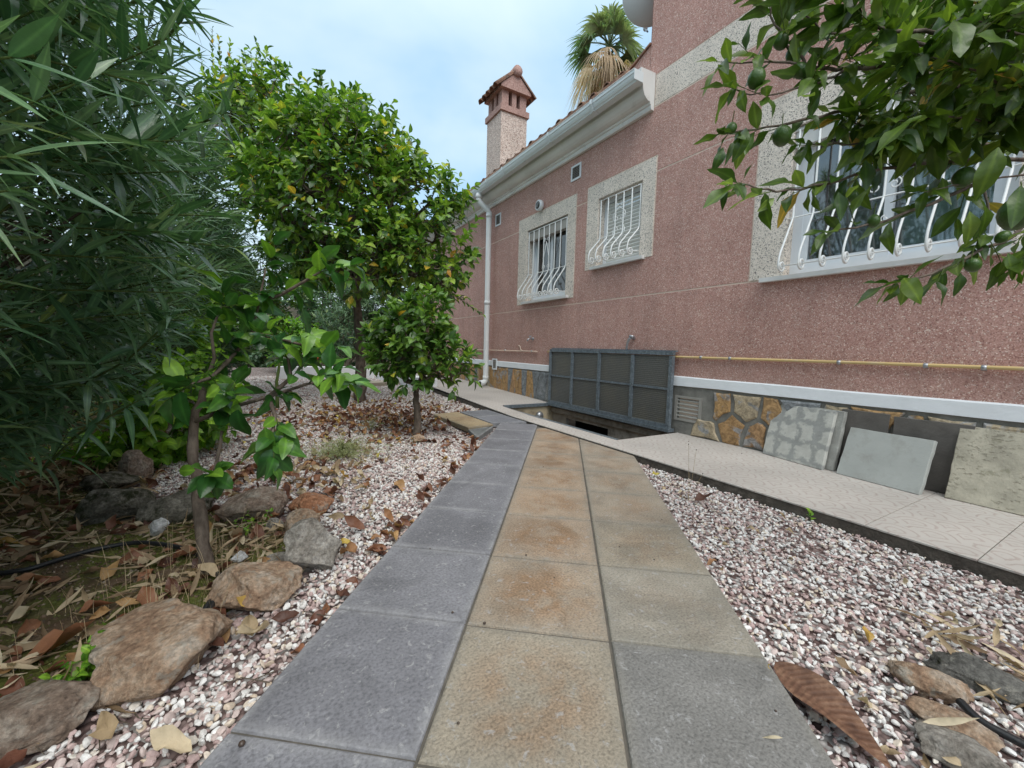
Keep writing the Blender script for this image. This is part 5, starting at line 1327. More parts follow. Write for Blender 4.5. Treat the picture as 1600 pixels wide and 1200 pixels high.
# dry grass round the sapling
def dry_grass(cx, cy, n, hmin, hmax, spread, label):
    V = []; F = []; 
    for i in range(n):
        x, y = cx+RNG.normal(0, spread), cy+RNG.normal(0, spread); z = zsurf(x, y); h = RNG.uniform(hmin, hmax); a = RNG.uniform(0, 6.28); ln = RNG.uniform(.05, .6)*h
        c_, s_ = math.cos(a), math.sin(a); wv = .0008; k = len(V)
        for t in (0, .35, .7, 1): V += [(x+c_*ln*t*t-s_*wv*(1-t*.6), y+s_*ln*t*t+c_*wv*(1-t*.6), z+h*t*(1-.15*t)), (x+c_*ln*t*t+s_*wv*(1-t*.6), y+s_*ln*t*t-c_*wv*(1-t*.6), z+h*t*(1-.15*t))]
        F += [(k+2*j, k+2*j+1, k+2*j+3, k+2*j+2) for j in range(3)]
    me = np_mesh('dry_grass', V, F, GRASS_DRY, RNG.uniform(0, 1, len(V)), np.zeros(len(V))); o = bpy.data.objects.new('dry_grass', me); link(o); tag(o, kind='stuff')
dry_grass(-.20, 1.62, 110, .05, .22, .13, ''); dry_grass(-.38, 1.45, 70, .04, .14, .14, ''); dry_grass(1.5, 9.9+.5, 60, .2, .6, .3, '')
# feathery weed on the gravel left of the path
def feather(cx, cy, label, n=420, hh=.12, sp=.19):
    r_ = empty('feathery_weed', (cx, cy, zg(cx, cy)), label, 'weed'); V = []; F = []
    for i in range(n):
        a = RNG.uniform(0, 6.28); rr = abs(RNG.normal(0, sp)); x0, y0 = cx+rr*.35*math.cos(a), cy+rr*.35*math.sin(a); z0 = zg(cx, cy)
        ex, ey, ez = cx+rr*1.3*math.cos(a), cy+rr*1.3*math.sin(a), z0+RNG.uniform(.3, 1.)*hh
        for q in range(26):
            t = RNG.uniform(.15, 1.); p = np.array([x0+(ex-x0)*t, y0+(ey-y0)*t, z0+(ez-z0)*math.sin(t*pi*.6)]); d = RNG.normal(0, 1, 3); d[2] = abs(d[2])*.7+.2; d *= .013/np.linalg.norm(d); s_ = np.cross(d, [0, 0, 1.]); s_ *= .0012/max(1e-6, np.linalg.norm(s_)); k = len(V)
            V += [p-s_, p+s_, p+d+s_*.4, p+d-s_*.4]; F.append((k, k+1, k+2, k+3))
    V = np.array(V)-np.array([cx, cy, zg(cx, cy)])
    me = np_mesh('feathery_leaves', V, F, FEATHER_M, RNG.uniform(0, 1, len(V)), np.zeros(len(V))); o = bpy.data.objects.new('feathery_leaves', me); link(o, r_); tag(o, kind='stuff')
p = G(535, 712, -.04); feather(p[0], p[1], 'pale feathery weed spreading on the gravel between sapling and path')
p = G(580, 672, -.04); feather(p[0], p[1], 'smaller feathery sprig reaching towards the small citrus tree', 45, .14, .07)
# low green weeds in the bed
pl = Plant()
b = G(135, 1055, -.03)
for k in range(14):
    d = np.array([random.uniform(-1, 1), random.uniform(-1, 1), random.uniform(.5, 1.6)]); pl.shoot(b+np.array([random.uniform(-.03, .03), random.uniform(-.03, .03), 0]), d, random.uniform(.05, .11), 7, 'alt', .32, 1.1, (0, .7), 2, .0012, .1)
pl.finish(empty('green_weed', tuple(b), 'low leafy green weed above the corner rock in the bed', 'weed'), T_HIB, T_HIB, HIB_M, STEMG, 60)
pl = Plant(); b = G(400, 825, -.03)
for k in range(7):
    d = np.array([random.uniform(-1, 1), random.uniform(-1, 1), random.uniform(.4, 1.2)]); pl.shoot(b+np.array([random.uniform(-.04, .04), random.uniform(-.04, .04), 0]), d, random.uniform(.04, .09), 6, 'alt', .25, 1.1, (0, .7), 2, .001, .1)
pl.finish(empty('green_weed', tuple(b), 'small pale-green weed in front of the wide brown rock', 'weed'), T_HIB, T_HIB, HIB_M, STEMG, 40)

# ------------------------------------------------------------------ sampling helper for crowns
def crown_pts(blobs, n, shell=.55, rg=RNG):
    """blobs: (px,py,depth,radius_px[,zsquash]) -> n points inside, biased outwards, with outward direction"""
    C = []; Rr = []
    for b in blobs: C.append(D(b[0], b[1], b[2])); Rr.append(b[3]*b[2]/FPX)
    C = np.array(C); Rr = np.array(Rr); wgt = Rr**2.3; wgt /= wgt.sum(); out = []; dirs = []
    while len(out) < n:
        i = rg.choice(len(C), p=wgt); d = rg.normal(0, 1, 3); d /= np.linalg.norm(d)
        r_ = Rr[i]*(shell+(1-shell)*rg.uniform(0, 1)) if rg.uniform() < .8 else Rr[i]*rg.uniform(.2, 1.)
        p = C[i]+d*r_*(.9+.2*noise.noise(Vector(C[i]+d*2))); 
        # skip points deep inside another blob (would never show)
        dd = np.linalg.norm(C-p, axis=1)/Rr
        if (dd < .55).any() and rg.uniform() < .75: continue
        out.append(p); dirs.append(d)
    return np.array(out), np.array(dirs)

def tree(name, label, cat, trunk_pts, trunk_r, blobs, n, lmat, bmat, lo, hi, shoot, n_parts=300, group=None, spires=(), r_tip=.0028, rmax=.03, shell=.5, tsk=1.):
    base = np.array(trunk_pts[0]); root = empty(name, tuple(base), label, cat, group)
    ends, dirs = crown_pts(blobs, n, shell)
    pl = Plant()
    for p, d in zip(ends, dirs):
        d = d*.8+np.array([0, 0, shoot.get('up', .5)])+RNG.normal(0, .35, 3)
        pl.shoot(p, d, shoot['ln']*random.uniform(.6, 1.25), shoot['n'], shoot.get('kind', 'alt'), shoot['sc'], shoot.get('ang', .95), shoot.get('tint', (0, 1)), len(hi), shoot.get('stem', .002), shoot.get('grav', .25), random, tsk)
    ends = list(ends)
    for s0, s1, dep in spires:
        a, b = D(*s0, dep), D(*s1, dep*.99); ends.append(a); v = b-a; L_ = np.linalg.norm(v)
        pl.shoot(a, v, L_, int(L_/.024), 'alt', shoot['sc']*.62, .65, (.2, .9), len(hi), .003, .0)
    arr, par, load = grow_branches(trunk_pts, ends); branches_mesh(arr, par, load, r_tip, rmax, len(trunk_pts)).build('branches', bmat, root, True, fix=False)
    rs = [trunk_r*(1.25 if i == 0 else 1-.35*i/len(trunk_pts)) for i in range(len(trunk_pts))]
    # gently irregular trunk
    sm = []; rr = []
    for i in range(len(trunk_pts)-1):
        a, b = np.array(trunk_pts[i]), np.array(trunk_pts[i+1])
        for k in range(4): t = k/4; sm.append(a+(b-a)*t+RNG.normal(0, trunk_r*.10, 3)); rr.append((rs[i]*(1-t)+rs[i+1]*t)*RNG.uniform(.92, 1.1))
    sm.append(np.array(trunk_pts[-1])); rr.append(rs[-1])
    MB().tube(sm, [float(v) for v in rr], 10).build('trunk', bmat, root, True, fix=False)
    pl.finish(root, lo, hi, lmat, bmat, n_parts); return root

# big citrus tree
tb = np.array([1.062, 5.97, zg(0, 5.97)-.01])
tree('citrus_tree', 'tall citrus tree with a wide bright green crown before the low white wall', 'tree',
     [tb, tb+np.array([.0, 0, .45]), D(563, 545, 5.70), D(560, 505, 5.65), D(556, 470, 5.6)], .072,
     [(535, 320, 5.2, 135), (420, 205, 5.6, 88), (395, 275, 5.6, 58), (540, 225, 5.4, 80), (490, 260, 5.0, 90), (640, 330, 5.1, 82), (682, 395, 4.9, 62), (640, 405, 4.8, 55), (575, 395, 4.7, 68), (610, 260, 5.3, 50), (352, 200, 5.8, 44), (375, 165, 5.8, 34), (440, 350, 5.8, 52), (505, 400, 5.4, 40), (455, 405, 6.1, 28), (700, 310, 5.2, 26), (700, 430, 4.8, 30), (640, 440, 4.9, 26)],
     1500, CIT_M, BARK, T_CIT, T_CIT, dict(ln=.22, n=8, sc=1.28, up=.45, stem=.0025, grav=.3, ang=1.0), 300,
     spires=[((345, 175), (313, 48), 5.8), ((350, 170), (338, 62), 5.8), ((362, 165), (352, 66), 5.75), ((418, 150), (407, 66), 5.7), ((425, 160), (450, 100), 5.6), ((480, 190), (478, 140), 5.5), ((530, 190), (536, 130), 5.4), ((545, 190), (560, 170), 5.4), ((605, 240), (617, 176), 5.3), ((625, 260), (633, 195), 5.3), ((668, 320), (672, 258), 5.2), ((708, 330), (706, 262), 5.1), ((700, 455), (752, 490), 4.7), ((690, 460), (735, 470), 4.7), ((330, 250), (306, 215), 5.8), ((340, 300), (318, 290), 5.8), ((385, 150), (380, 85), 5.75), ((372, 160), (366, 95), 5.75), ((440, 150), (432, 92), 5.6), ((500, 170), (505, 130), 5.5), ((332, 190), (322, 95), 5.8), ((400, 150), (396, 78), 5.7), ((585, 220), (588, 180), 5.3), ((720, 350), (727, 300), 5.0)], r_tip=.004, rmax=.058)
# small citrus tree
sb = np.array([1.139, 3.619, -.055])
tree('citrus_tree', 'small low citrus tree forking near the ground beside the bend of the path', 'tree',
     [sb, sb+np.array([0, 0, .15]), D(650, 628, 3.74), D(650, 612, 3.73)], .034,
     [(655, 548, 3.6, 60), (620, 560, 3.6, 36), (700, 575, 3.55, 34), (600, 565, 3.7, 30), (725, 572, 3.5, 22), (665, 500, 3.7, 45), (640, 520, 3.6, 50), (590, 530, 3.8, 26)],
     230, CIT_M, BARK, T_CIT, T_CIT, dict(ln=.13, n=8, sc=.98, up=.5, stem=.002, grav=.2), 300, r_tip=.003, rmax=.024, tsk=1.3)
# secondary stems of the small tree
# sapling in the ring of rocks
pb = np.array([-.214, 1.725, -.045])
root = empty('citrus_sapling', tuple(pb), 'young citrus sapling with a few large glossy leaves inside the ring of rocks', 'tree')
pl = Plant()
tr_pts = [D(327, 905, 1.44), D(318, 850, 1.44), D(310, 780, 1.46), D(303, 720, 1.48), D(302, 660, 1.5), D(318, 610, 1.52)]
sm = []; 
for a, b in zip(tr_pts, tr_pts[1:]):
    for k in range(3): sm.append(a+(b-a)*k/3+RNG.normal(0, .0025, 3))
sm.append(tr_pts[-1]); rr = [.036, .026, .022]+[(.0205-.009*i/len(sm))*RNG.uniform(.9, 1.12) for i in range(len(sm)-3)]
MB().tube(sm, rr, 10).build('trunk', BARK, root, True, fix=False)
br = MB()
limbs = [[(318, 610, 1.52), (360, 560, 1.55), (395, 520, 1.6), (405, 470, 1.65), (415, 420, 1.68)], [(302, 660, 1.5), (350, 640, 1.45), (420, 620, 1.42), (480, 600, 1.38), (520, 592, 1.35)], [(405, 470, 1.65), (440, 460, 1.62), (475, 440, 1.6), (500, 425, 1.6)],
         [(318, 610, 1.52), (335, 560, 1.5), (330, 520, 1.5), (345, 480, 1.52)], [(420, 620, 1.42), (430, 650, 1.36), (425, 680, 1.32)], [(420, 620, 1.42), (455, 590, 1.4), (450, 560, 1.4)], [(395, 520, 1.6), (440, 530, 1.5), (475, 540, 1.45)], [(310, 780, 1.46), (335, 740, 1.42), (345, 690, 1.42), (350, 640, 1.45)], [(360, 560, 1.55), (330, 590, 1.45), (300, 600, 1.42)]]
for lb in limbs:
    P_ = [D(*q) for q in lb]; n_ = len(P_)
    MB().tube(P_, [.0085*(1-.7*i/n_) for i in range(n_)], 6, False).build('branch', BARK, root, True, fix=False)
    for i in range(n_):
        if i == 0 and lb[0][1] > 600: continue
        v = (P_[i]-P_[i-1]) if i else (P_[1]-P_[0])
        for _ in range(1 if i < n_-1 else 2):
            pl.shoot(P_[i], v/np.linalg.norm(v)+RNG.normal(0, .55, 3)+np.array([0, 0, .15]), random.uniform(.07, .15), random.choice((6, 7, 8)), 'alt', random.uniform(.72, 1.05), 1.0, (0, 1), 5, .0018, .35, random, 1.4)
for x, y, dp_, dx, dz, sc in ((415, 668, 1.30, .1, -1., 1.0), (438, 668, 1.32, .3, -1.1, .85), (372, 640, 1.35, -.1, -.9, .9), (305, 735, 1.38, -.9, .0, .6), (325, 752, 1.38, .9, -.05, .6), (312, 765, 1.36, .1, -.1, .4), (335, 735, 1.4, .8, .3, .6), (290, 660, 1.40, -1, -.1, .7), (515, 575, 1.34, .0, 1., .75)):
    p = D(x, y, dp_); pl.leaf(p, RT*dx+np.array([0, 0, dz]), sc, random.random(), random.randrange(5), 0., -FW+np.array([0, 0, .3]))
pl.finish(root, T_SAP, T_SAP, SAP_M, STEMG, 300)

# ---- oleanders along the left boundary
def oleander(label, y0, y1, xf, xb, z1, nshoot, n_parts, lmat, sc, seed, lean=.55, hi=T_OLE_HI, xface=None, inner=.35):
    rg = random.Random(seed); rn = np.random.RandomState(seed)
    root = empty('oleander_bush', ((xf+xb)/2, (y0+y1)/2, -.05), label, 'shrub', 'oleanders along the left boundary'); pl = Plant(); ends = []; dirs = []
    while len(ends) < nshoot:
        y = rg.uniform(y0, y1); z = rg.uniform(.12, z1)**1.0
        f_ = xface(y, z)
        x = f_-abs(rg.gauss(0, .22)) if rg.random() > inner else rg.uniform(xb, f_)
        ends.append((x, y, z)); dirs.append(np.array([rg.uniform(.6, 1.3), rg.uniform(-.75, .15), rg.uniform(.0, .65)]))
    for p, d in zip(ends, dirs): pl.shoot(p, d, rg.uniform(.26, .48), rg.choice((15, 18, 21)), 'whorl', sc, .95, (0, 1), 3, .0035, .28, rg)
    # stems fan out of several feet
    mb = MB()
    feet = [(rg.uniform(xb+.15, xf-.25), rg.uniform(y0, y1), -.06) for _ in range(max(4, int((y1-y0)*3.2)))]
    idx = rn.choice(len(ends), min(len(ends), 230), replace=False)
    for i in idx:
        e = np.array(ends[i]); f_ = np.array(min(feet, key=lambda q: (q[1]-e[1])**2+.3*(q[0]-e[0])**2+rg.uniform(0, .3)))
        m_ = f_*.45+e*.55+np.array([-.12, 0, .25]); mb.tube([f_, f_*.8+e*.2+np.array([0, 0, .2]), m_, e], [.014, .011, .007, .004], 5, False)
    mb.build('stems', BARK_OLE, root, True, fix=False)
    pl.finish(root, T_OLE if sc < 1.05 else T_OLE, hi, lmat, STEMG, n_parts); return root
def face_a(y, z):   # overhanging front of the near bush
    return -1.12+.62*min(1, max(0, (z-.1)/1.2))**.7+.07*math.sin(y*3.1+z*2)+.06*math.sin(z*5+y)-.20*min(1., max(0, z-1.0))-.06*max(0, z-2.)-(.28*max(0, .7-z)) 
oleander('dense dark oleander with long drooping leaves filling the left side, nearest the camera', .75, 3.7, -.5, -1.9, 3.55, 1000, 300, OLE_M, 1.18, 11, xface=face_a)
def face_b(y, z): return -.88+.38*min(1, max(0, (z-.1)/1.2))**.7+.12*math.sin(y*2.1+z*2)-.32*max(0, z-1.6)
oleander('paler feathery oleander rising behind the near one, left of the tall citrus tree', 4.2, 8.2, -.4, -1.9, 2.5, 900, 120, OLE_FAR, 1.15, 23, xface=face_b, hi=T_OLE)
# two hand-placed sprays that reach out over the bed
root = empty('oleander_branch', tuple(D(60, 640, 1.75)), 'long light-green oleander branch arching out over the bed at the left', 'branch'); pl = Plant(); mb = MB()
for pts in ([(-60, 690, 1.6), (60, 645, 1.55), (130, 600, 1.5), (200, 562, 1.45), (245, 520, 1.42)], [(-20, 760, 1.55), (60, 740, 1.5), (120, 680, 1.48), (190, 640, 1.45)], [(-80, 560, 1.5), (0, 450, 1.45), (80, 440, 1.4), (150, 450, 1.38)], [(20, 300, 1.5), (120, 330, 1.5), (180, 330, 1.45)], [(60, 190, 1.5), (130, 155, 1.45), (200, 140, 1.4), (245, 120, 1.38)], [(150, 290, 1.8), (230, 250, 1.8), (280, 205, 1.75), (335, 185, 1.7)], [(-40, 120, 1.1), (40, 100, 1.1), (90, 60, 1.1), (130, 20, 1.1)], [(100, 30, 1.3), (180, 20, 1.3), (230, -10, 1.3)], [(200, 80, 1.6), (260, 60, 1.6), (285, 30, 1.6)]):
    P_ = [D(*q) for q in pts]; mb.tube(P_, [.006, .005, .004, .003, .003][:len(P_)], 6, False)
    for a, b in zip(P_[1:], P_[2:]+[P_[-1]+(P_[-1]-P_[-2])*.5]): pl.shoot(a, b-a, np.linalg.norm(b-a)*1.05, 12, 'whorl', 1.05, 1.05, (.45, .95), 4, .003, .15)
mb.build('stem', STEMG, root, True, fix=False); pl.finish(root, T_OLE_HI, T_OLE_HI, OLE_M, STEMG, 300)

# leafy shrub between oleander and sapling
root = tree('leafy_shrub', 'bright green broad-leaved shrub at the foot of the oleander behind the sapling', 'shrub',
     [G(275, 710, -.05), G(275, 710, -.05)+np.array([0, 0, .2]), D(270, 640, 3.1)], .015,
     [(275, 640, 2.75, 62), (250, 680, 2.7, 48), (310, 600, 2.9, 50), (215, 690, 2.6, 36), (190, 660, 2.6, 30), (290, 540, 3.4, 40), (330, 660, 3.2, 36), (325, 480, 3.8, 34), (300, 430, 3.9, 26), (120, 715, 2.7, 26), (165, 705, 2.8, 28)],
     300, HIB_M, STEMG, T_HIB, T_HIB, dict(ln=.12, n=6, sc=.95, up=.3, stem=.002, grav=.35, ang=1.1), 300, rmax=.008, tsk=1.1)
# lime-yellow shrub farther back, between sapling and big tree
tree('leafy_shrub', 'fresh green shrub behind the sapling, left of the tall citrus trunk', 'shrub',
     [np.array([.05, 5.6, -.03]), np.array([.05, 5.6, .3]), D(440, 540, 5.2)], .02,
     [(420, 490, 5.3, 34), (390, 470, 5.6, 36), (450, 455, 5.8, 30), (370, 520, 5.4, 34), (410, 420, 6.0, 34), (370, 450, 6.0, 40)],
     190, CIT_M, STEMG, T_CIT, T_CIT, dict(ln=.16, n=8, sc=.8, up=.4), 120, rmax=.01)

# ------------------------------------------------------------------ low white wall and what lies behind it
ww = MB(); zl = zg(0, 9.6)-.03; zt = W(600, 573, 100)[2]*0
a = G(455, 592, .05); b = G(585, 591, .05); c = G(668, 606, .08)
hW = .245
def wseg(mb, p, q, th, z0, z1):
    p = np.array(p[:2]); q = np.array(q[:2]); d = (q-p)/np.linalg.norm(q-p); n_ = np.array([-d[1], d[0]])*th
    mb.prism(ccw([tuple(p), tuple(q), tuple(q+n_), tuple(p+n_)]), z0, z1, .01)
lw = empty('low_white_wall', (a[0], a[1], .0), 'low whitewashed garden wall beyond the citrus trees', 'wall')
m1 = MB(); wseg(m1, a-np.array([.25, 0, 0]), b, .18, -.05, .05+hW); m1.build('wall_run', PLANTERW, lw)
m2 = MB(); wseg(m2, b+np.array([.02, -.01, 0]), c, .18, -.05, .05+hW-.07); m2.build('wall_run', PLANTERW, lw)
m3 = MB(); wseg(m3, G(572, 603, .04), G(628, 600, .04), .35, -.05, .09); tag(m3.build('stone_step', KERBTAN), 'pale tan stone step in the gravel before the low white wall', 'step')
MB().box(.35, .43, a[1]-.02, a[1]+.06, .0, .62).build('white_post', PLANTERW, lw)
yp_ = empty('ceramic_pot', (1.35, 10.5, .0), 'small tan pot standing behind the low white wall', 'pot'); pz = D(478, 560, depth_of(a)+.4)
MB().lathe([(.06, -.15), (.075, 0.), (.07, .10), (.04, .16)], Matrix.Translation(pz), 14).build('pot_body', KERBTAN, yp_, True)
def bgbush(name, label, blobs, n, mat, lo, sc, ln, kind='alt', nl=8, group='bushes beyond the low white wall', parts=0):
    g0 = D(blobs[0][0], 595, blobs[0][2]); g0[2] = 0.
    return tree(name, label, 'shrub', [g0, g0+np.array([0, 0, .3])], .03, blobs, n, mat, BARK_OLE, lo, lo, dict(ln=ln, n=nl, sc=sc, up=.4, kind=kind, stem=.003), parts, group, r_tip=.003, rmax=.015)
hib = bgbush('hibiscus_bush', 'bright green hibiscus with a red flower behind the low white wall', [(470, 535, 9.6, 34), (490, 550, 9.4, 24), (450, 555, 9.5, 26), (440, 520, 9.9, 28)], 330, HIB_M, T_HIB, 1.1, .18)
bgbush('oleander_bush', 'grey-green oleander behind the white wall, left of the citrus trunk', [(545, 520, 9.9, 38), (525, 505, 10., 34), (570, 500, 10.1, 36), (560, 470, 10.3, 36), (590, 540, 9.8, 24)], 360, OLE_FAR, T_OLE, 1.15, .3, 'whorl', 15)
bgbush('leafy_bush', 'loose dark bush behind the small citrus tree at the end of the pavement', [(620, 520, 10.2, 36), (650, 500, 10.4, 34), (640, 550, 10., 24), (600, 470, 10.5, 40)], 330, OLE_FAR, T_CIT, 1.3, .25)
bgbush('background_tree', 'tall dark tree mass farthest back, left of the citrus crown', [(430, 440, 13., 50), (500, 430, 13.5, 55), (560, 420, 13.8, 50), (390, 470, 12.5, 45), (460, 490, 12.5, 45), (400, 535, 12., 42), (440, 545, 11.6, 34), (350, 530, 11.5, 42), (500, 525, 12., 40), (420, 560, 11.2, 24), (380, 565, 11., 26), (560, 540, 11.5, 34), (620, 545, 11.5, 34), (620, 430, 13.5, 50), (340, 480, 12.5, 50), (530, 480, 12.5, 45)], 1700, OLE_FAR, T_CIT, 1.7, .35)
# the red flower
fc = D(494, 557, 9.1); fl = MB()
for k in range(5):
    a_ = k*2*pi/5; dr = RT*math.cos(a_)+UP*math.sin(a_); dn = RT*-math.sin(a_)+UP*math.cos(a_)
    fl.add([fc, fc+dr*.05+dn*.035-FW*.02, fc+dr*.085-FW*.01, fc+dr*.05-dn*.035-FW*.02], [(0, 1, 2, 3)])
fo = fl.build('flower', RED, hib)

# boundary wall behind the oleanders
bw_ = MB().box(-2.35, -2.15, -3., 16., -.3, 1.9).build('boundary_wall', simple('beige_boundary_render', (.34, .30, .24), .9, var=.15, bump=.003)); tag(bw_, 'beige rendered boundary wall hidden behind the oleanders', 'wall')
bw2 = MB().box(-2.1, 9.0, 14.6, 14.8, -.3, 1.9).build('boundary_wall', simple('beige_end_render', (.36, .32, .26), .9, var=.15, bump=.003)); tag(bw2, 'beige rendered wall closing the far end of the garden', 'wall')

# ------------------------------------------------------------------ fan palm behind the house
pc = D(952, 78, 12.5); proot = empty('fan_palm', (pc[0], pc[1], -.3), 'fan palm with green fronds and a skirt of dead ones behind the roof', 'tree')
MB().tube([(pc[0], pc[1], -.3), (pc[0]+.1, pc[1], 4.), (pc[0], pc[1], pc[2]-.3)], [.28, .22, .2], 12).build('trunk', PALMB, proot, True)
def fan(c, d, up, Rf, mat, droop, nseg=26, spread=1.15, stalk=.9, wk=1.):
    d = np.array(d, float); d /= np.linalg.norm(d); s_ = np.cross(d, up); s_ /= np.linalg.norm(s_); u = np.cross(s_, d); V = []; F = []
    h = np.array(c)+d*stalk; h[2] -= droop*.25
    for k in range(nseg):
        a = (k/(nseg-1)-.5)*2*spread*1.2; e = d*math.cos(a)+s_*math.sin(a); pr = np.cross(e, u); k0 = len(V); Lk = Rf*(1-.25*abs(a)/1.6)*RNG.uniform(.8, 1.08); tw_ = RNG.normal(0, .05, 3)
        for t, wv in ((.03, .008), (.35, .030), (.6, .028), (.8, .015), (1.05, .002)):
            q = h+e*Lk*t+np.array([0, 0, -droop*Lk*max(0, t-.35)**1.5*1.5])+u*.01*(k % 2)
            V += [q-pr*wv*wk+tw_*t*t, q+pr*wv*wk+tw_*t*t]
        F += [(k0+2*j, k0+2*j+1, k0+2*j+3, k0+2*j+2) for j in range(4)]
    V = np.array(V)-np.array(worldloc(proot)); me = np_mesh('frond', V, F, mat, np.full(len(V), RNG.uniform()), np.zeros(len(V))); o = bpy.data.objects.new('frond', me); link(o, proot)
    MB().tube([c, (np.array(c)+h)/2+np.array([0, 0, .04]), h], .018, 5, False).build('frond_stalk', PALM_M if mat is PALM_M else PALM_DRY, proot, True)
for k in range(30):
    a = k*2.4; el = RNG.uniform(-.1, 1.35); d = (math.cos(a)*math.cos(el), math.sin(a)*math.cos(el), math.sin(el)); fan(pc+np.array([0, 0, .1]), d, np.array([0, 0, 1.])+RNG.normal(0, .45, 3), RNG.uniform(.65, .9), PALM_M, RNG.uniform(.3, .9), stalk=RNG.uniform(.35, .75), spread=RNG.uniform(.8, 1.1))
for k in range(34):
    a = k*2.4+.4; el = RNG.uniform(-1.2, -.25); d = (math.cos(a)*math.cos(el), math.sin(a)*math.cos(el), math.sin(el)); fan(pc-np.array([0, 0, .05]), d, np.array([0, 0, 1.])+RNG.normal(0, .5, 3), RNG.uniform(.7, 1.), PALM_DRY, RNG.uniform(.9, 1.7), nseg=18, stalk=RNG.uniform(.4, .85), spread=.6, wk=.5)

# ------------------------------------------------------------------ lemon tree at the right, its branches hanging into view
lt = np.array([2.05, -.30, -.06]); root = empty('lemon_tree', tuple(lt), 'lemon tree whose leafy branches with small green fruit hang before the big window', 'tree')
pl = Plant(); mb = MB(); fork = lt+np.array([-.02, .05, .85])
MB().tube([lt, lt+np.array([0, .02, .4]), fork, fork+np.array([-.05, .1, .35])], [.06, .045, .04, .03], 10).build('trunk', BARK, root, True)
LB = [[(1700, 235, 1.25), (1600, 248, 1.15), (1500, 252, 1.1), (1380, 262, 1.08), (1290, 288, 1.05), (1215, 300, 1.03), (1155, 286, 1.0)],
      [(1700, 262, 1.2), (1600, 274, 1.1), (1530, 282, 1.08), (1444, 300, 1.05)],
      [(1560, 268, 1.12), (1500, 300, 1.1), (1440, 324, 1.08), (1372, 350, 1.05), (1300, 360, 1.03)],
      [(1720, 300, 1.15), (1600, 356, 1.05), (1532, 392, 1.03), (1455, 428, 1.0), (1420, 437, 1.0)],
      [(1560, 130, 1.2), (1440, 140, 1.15), (1356, 158, 1.1), (1280, 184, 1.08), (1220, 196, 1.05), (1140, 208, 1.03)],
      [(1560, 110, 1.2), (1440, 100, 1.15), (1324, 106, 1.1), (1262, 106, 1.05), (1225, 60, 1.05), (1208, 34, 1.05), (1195, -10, 1.05)],
      [(1650, 30, 1.1), (1492, 52, 1.05), (1388, 50, 1.0), (1330, 20, 1.), (1300, -20, 1.)],
      [(1262, 106, 1.05), (1200, 95, 1.03), (1140, 98, 1.0)], [(1324, 106, 1.1), (1280, 130, 1.05), (1200, 150, 1.03), (1150, 140, 1.0)],
      [(1650, 120, .95), (1560, 130, .95), (1500, 100, .92), (1440, 90, .9)], [(1650, 60, .9), (1580, 50, .88), (1520, 30, .86)],
      [(1640, 180, 1.), (1560, 190, 1.), (1480, 180, .98), (1400, 190, .96)], [(1640, 330, .95), (1600, 400, .95)], [(1540, 282, 1.08), (1548, 330, 1.05), (1530, 370, 1.04)],
      [(1600, 200, 1.3), (1520, 170, 1.3), (1430, 150, 1.3), (1380, 120, 1.3)], [(1620, 90, 1.3), (1520, 80, 1.3), (1450, 40, 1.3), (1420, 0, 1.3)], [(1640, 10, 1.2), (1560, 0, 1.2), (1500, -10, 1.2)],
      [(1440, 230, 1.2), (1400, 230, 1.15), (1340, 225, 1.1), (1270, 225, 1.1)], [(1600, 235, 1.2), (1520, 225, 1.2), (1450, 205, 1.2), (1390, 205, 1.15), (1330, 190, 1.1)], [(1620, 150, 1.15), (1540, 160, 1.1), (1460, 215, 1.1), (1400, 220, 1.1)], [(1560, 60, 1.1), (1450, 70, 1.1), (1360, 60, 1.1), (1290, 50, 1.1), (1250, 20, 1.1)], [(1600, 215, 1.05), (1580, 160, 1.0), (1600, 90, .95)]]
dens = {0: 1, 1: 0, 2: 1, 3: 1}
fr_spots = [(1222, 212, 1.05, .022), (1590, 332, .85, .030), (1506, 277, 1.07, .024), (1360, 152, 1.05, .020), (1562, 188, 1.0, .025), (1520, 414, 1.0, .016), (1182, 122, 1.0, .020), (1220, 64, 1.05, .018), (1240, 84, 1.05, .018), (1250, 110, 1.04, .017), (1567, 370, 1.0, .014), (1333, 307, 1.05, .012), (1365, 345, 1.04, .014), (1143, 200, 1.03, .013)]
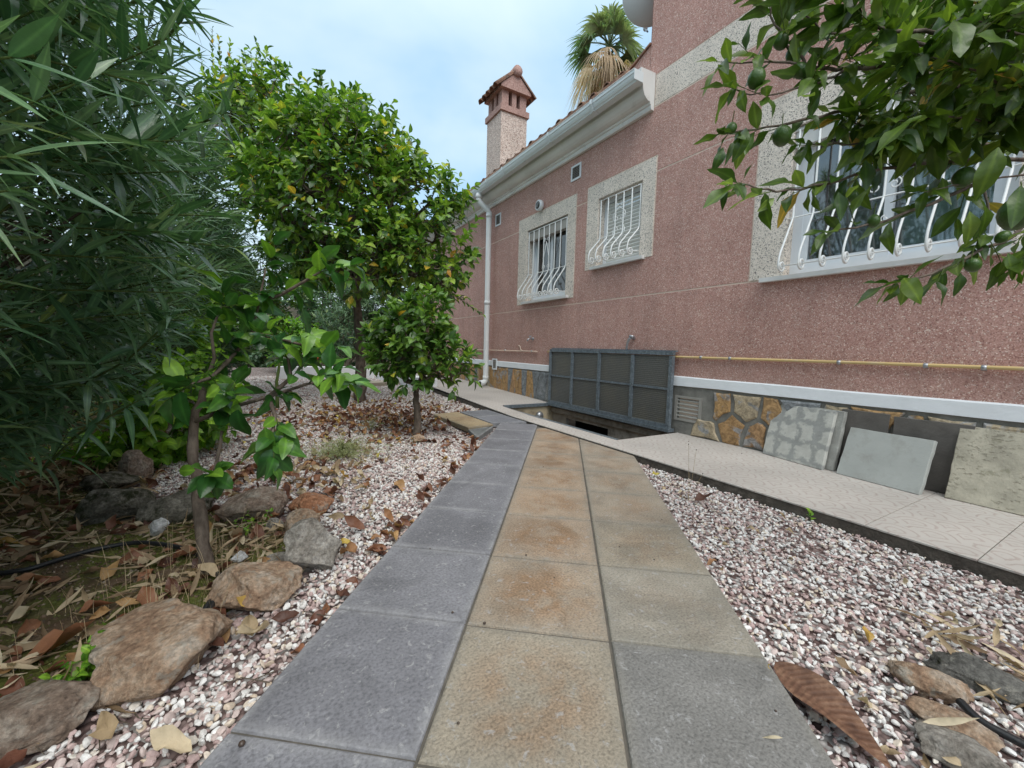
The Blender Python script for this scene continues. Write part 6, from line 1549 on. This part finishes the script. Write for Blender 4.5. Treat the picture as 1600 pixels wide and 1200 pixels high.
for li, lb in enumerate(LB):
    P_ = [D(*q) for q in lb]; n_ = len(P_); sm = []
    for i in range(n_-1):
        for k in range(4): sm.append(P_[i]+(P_[i+1]-P_[i])*k/4+RNG.normal(0, .0022, 3))
    sm.append(P_[-1]); r0 = .0062 if n_ > 4 else .0036
    mb = MB().tube(sm, [r0*(1-.72*i/len(sm)) for i in range(len(sm))], 6, False)
    if lb[0][0] > 1590: mb.tube([fork+np.array([-.05, .1, .3]), (fork+P_[0])/2+np.array([0, 0, .12]), P_[0]], [.02, .012, r0], 6, False)
    mb.build('branch', BARK, root, True, fix=False)
    for i in range(1, n_):
        dense = lb[i][1] < 230 and lb[i][0] > 1290
        for _ in range(6 if dense else (2 if li in (0, 4, 5, 8) else 1)):
            v = P_[i]-P_[i-1]; q = P_[i-1]+v*random.random()
            if li in (1,) : continue
            pl.shoot(q, v/np.linalg.norm(v)+RNG.normal(0, .7 if dense else .45, 3), random.uniform(.05, .12), random.choice((4, 5)) if dense else random.choice((3, 4)), 'alt', random.uniform(.6, .95), .95, (0, 1), 5, .0013, .22, random)
    v = P_[-1]-P_[-2]; pl.shoot(P_[-1]-v*.2, v, .06, 5, 'alt', .62, .9, (0, 1), 5, .0013, .35, random)
for x, y, dp_, dx, dy_, sc in ((1352, 250, 1., .05, -1, .8), (1500, 90, .8, .1, 1., 1.15), (1440, 180, .85, -1., -.5, 1.1), (1590, 70, .8, -.9, .1, 1.), (1560, 230, .9, -.3, -1, 1.1), (1595, 290, .8, -.2, -1., .9), (1170, 205, 1., -.5, -1., .75), (1130, 230, 1., -.3, -1., .6), (1405, 470-25, 1., -.4, -.8, .5), (1500, 425, 1., .1, -1, .6), (1515, 330, .98, .2, -1, .8), (1530, 310, .98, .9, -1, .9), (1310, 300, 1., .1, -1, .75), (1160, 300, 1., -1, -.1, .5), (1210, 310, 1., -.9, -.7, .55), (1575, 395, .95, .2, -1, .7)):
    p = D(x, y, dp_); pl.leaf(p, RT*dx+UP*dy_, sc*.78, random.random(), random.randrange(5), random.uniform(-.6, .6), -FW+np.array([0, 0, .5]))
for x, y, dp_, r_ in fr_spots:
    p = D(x, y, dp_); T = Matrix.Translation(p) @ Euler((random.uniform(-.5, .5), random.uniform(-.9, .9), 0)).to_matrix().to_4x4()
    pr_ = [(r_*.10, -1.22*r_), (r_*.45, -1.08*r_), (r_*.78, -.72*r_), (r_*.97, -.25*r_), (r_*.97, .2*r_), (r_*.78, .68*r_), (r_*.42, 1.02*r_), (r_*.1, 1.12*r_)]
    MB().lathe(pr_, T, 18).build('fruit', FRUIT, root, True)
    q = p+np.array([RNG.normal(0, .006), 0, .03+r_]); MB().tube([T @ Vector((0, 0, 1.1*r_)), q], .0012, 5, False).build('fruit_stalk', STEMG, root, True)
pl.finish(root, T_LEM, T_LEM, LEM_M, STEMG, 300)
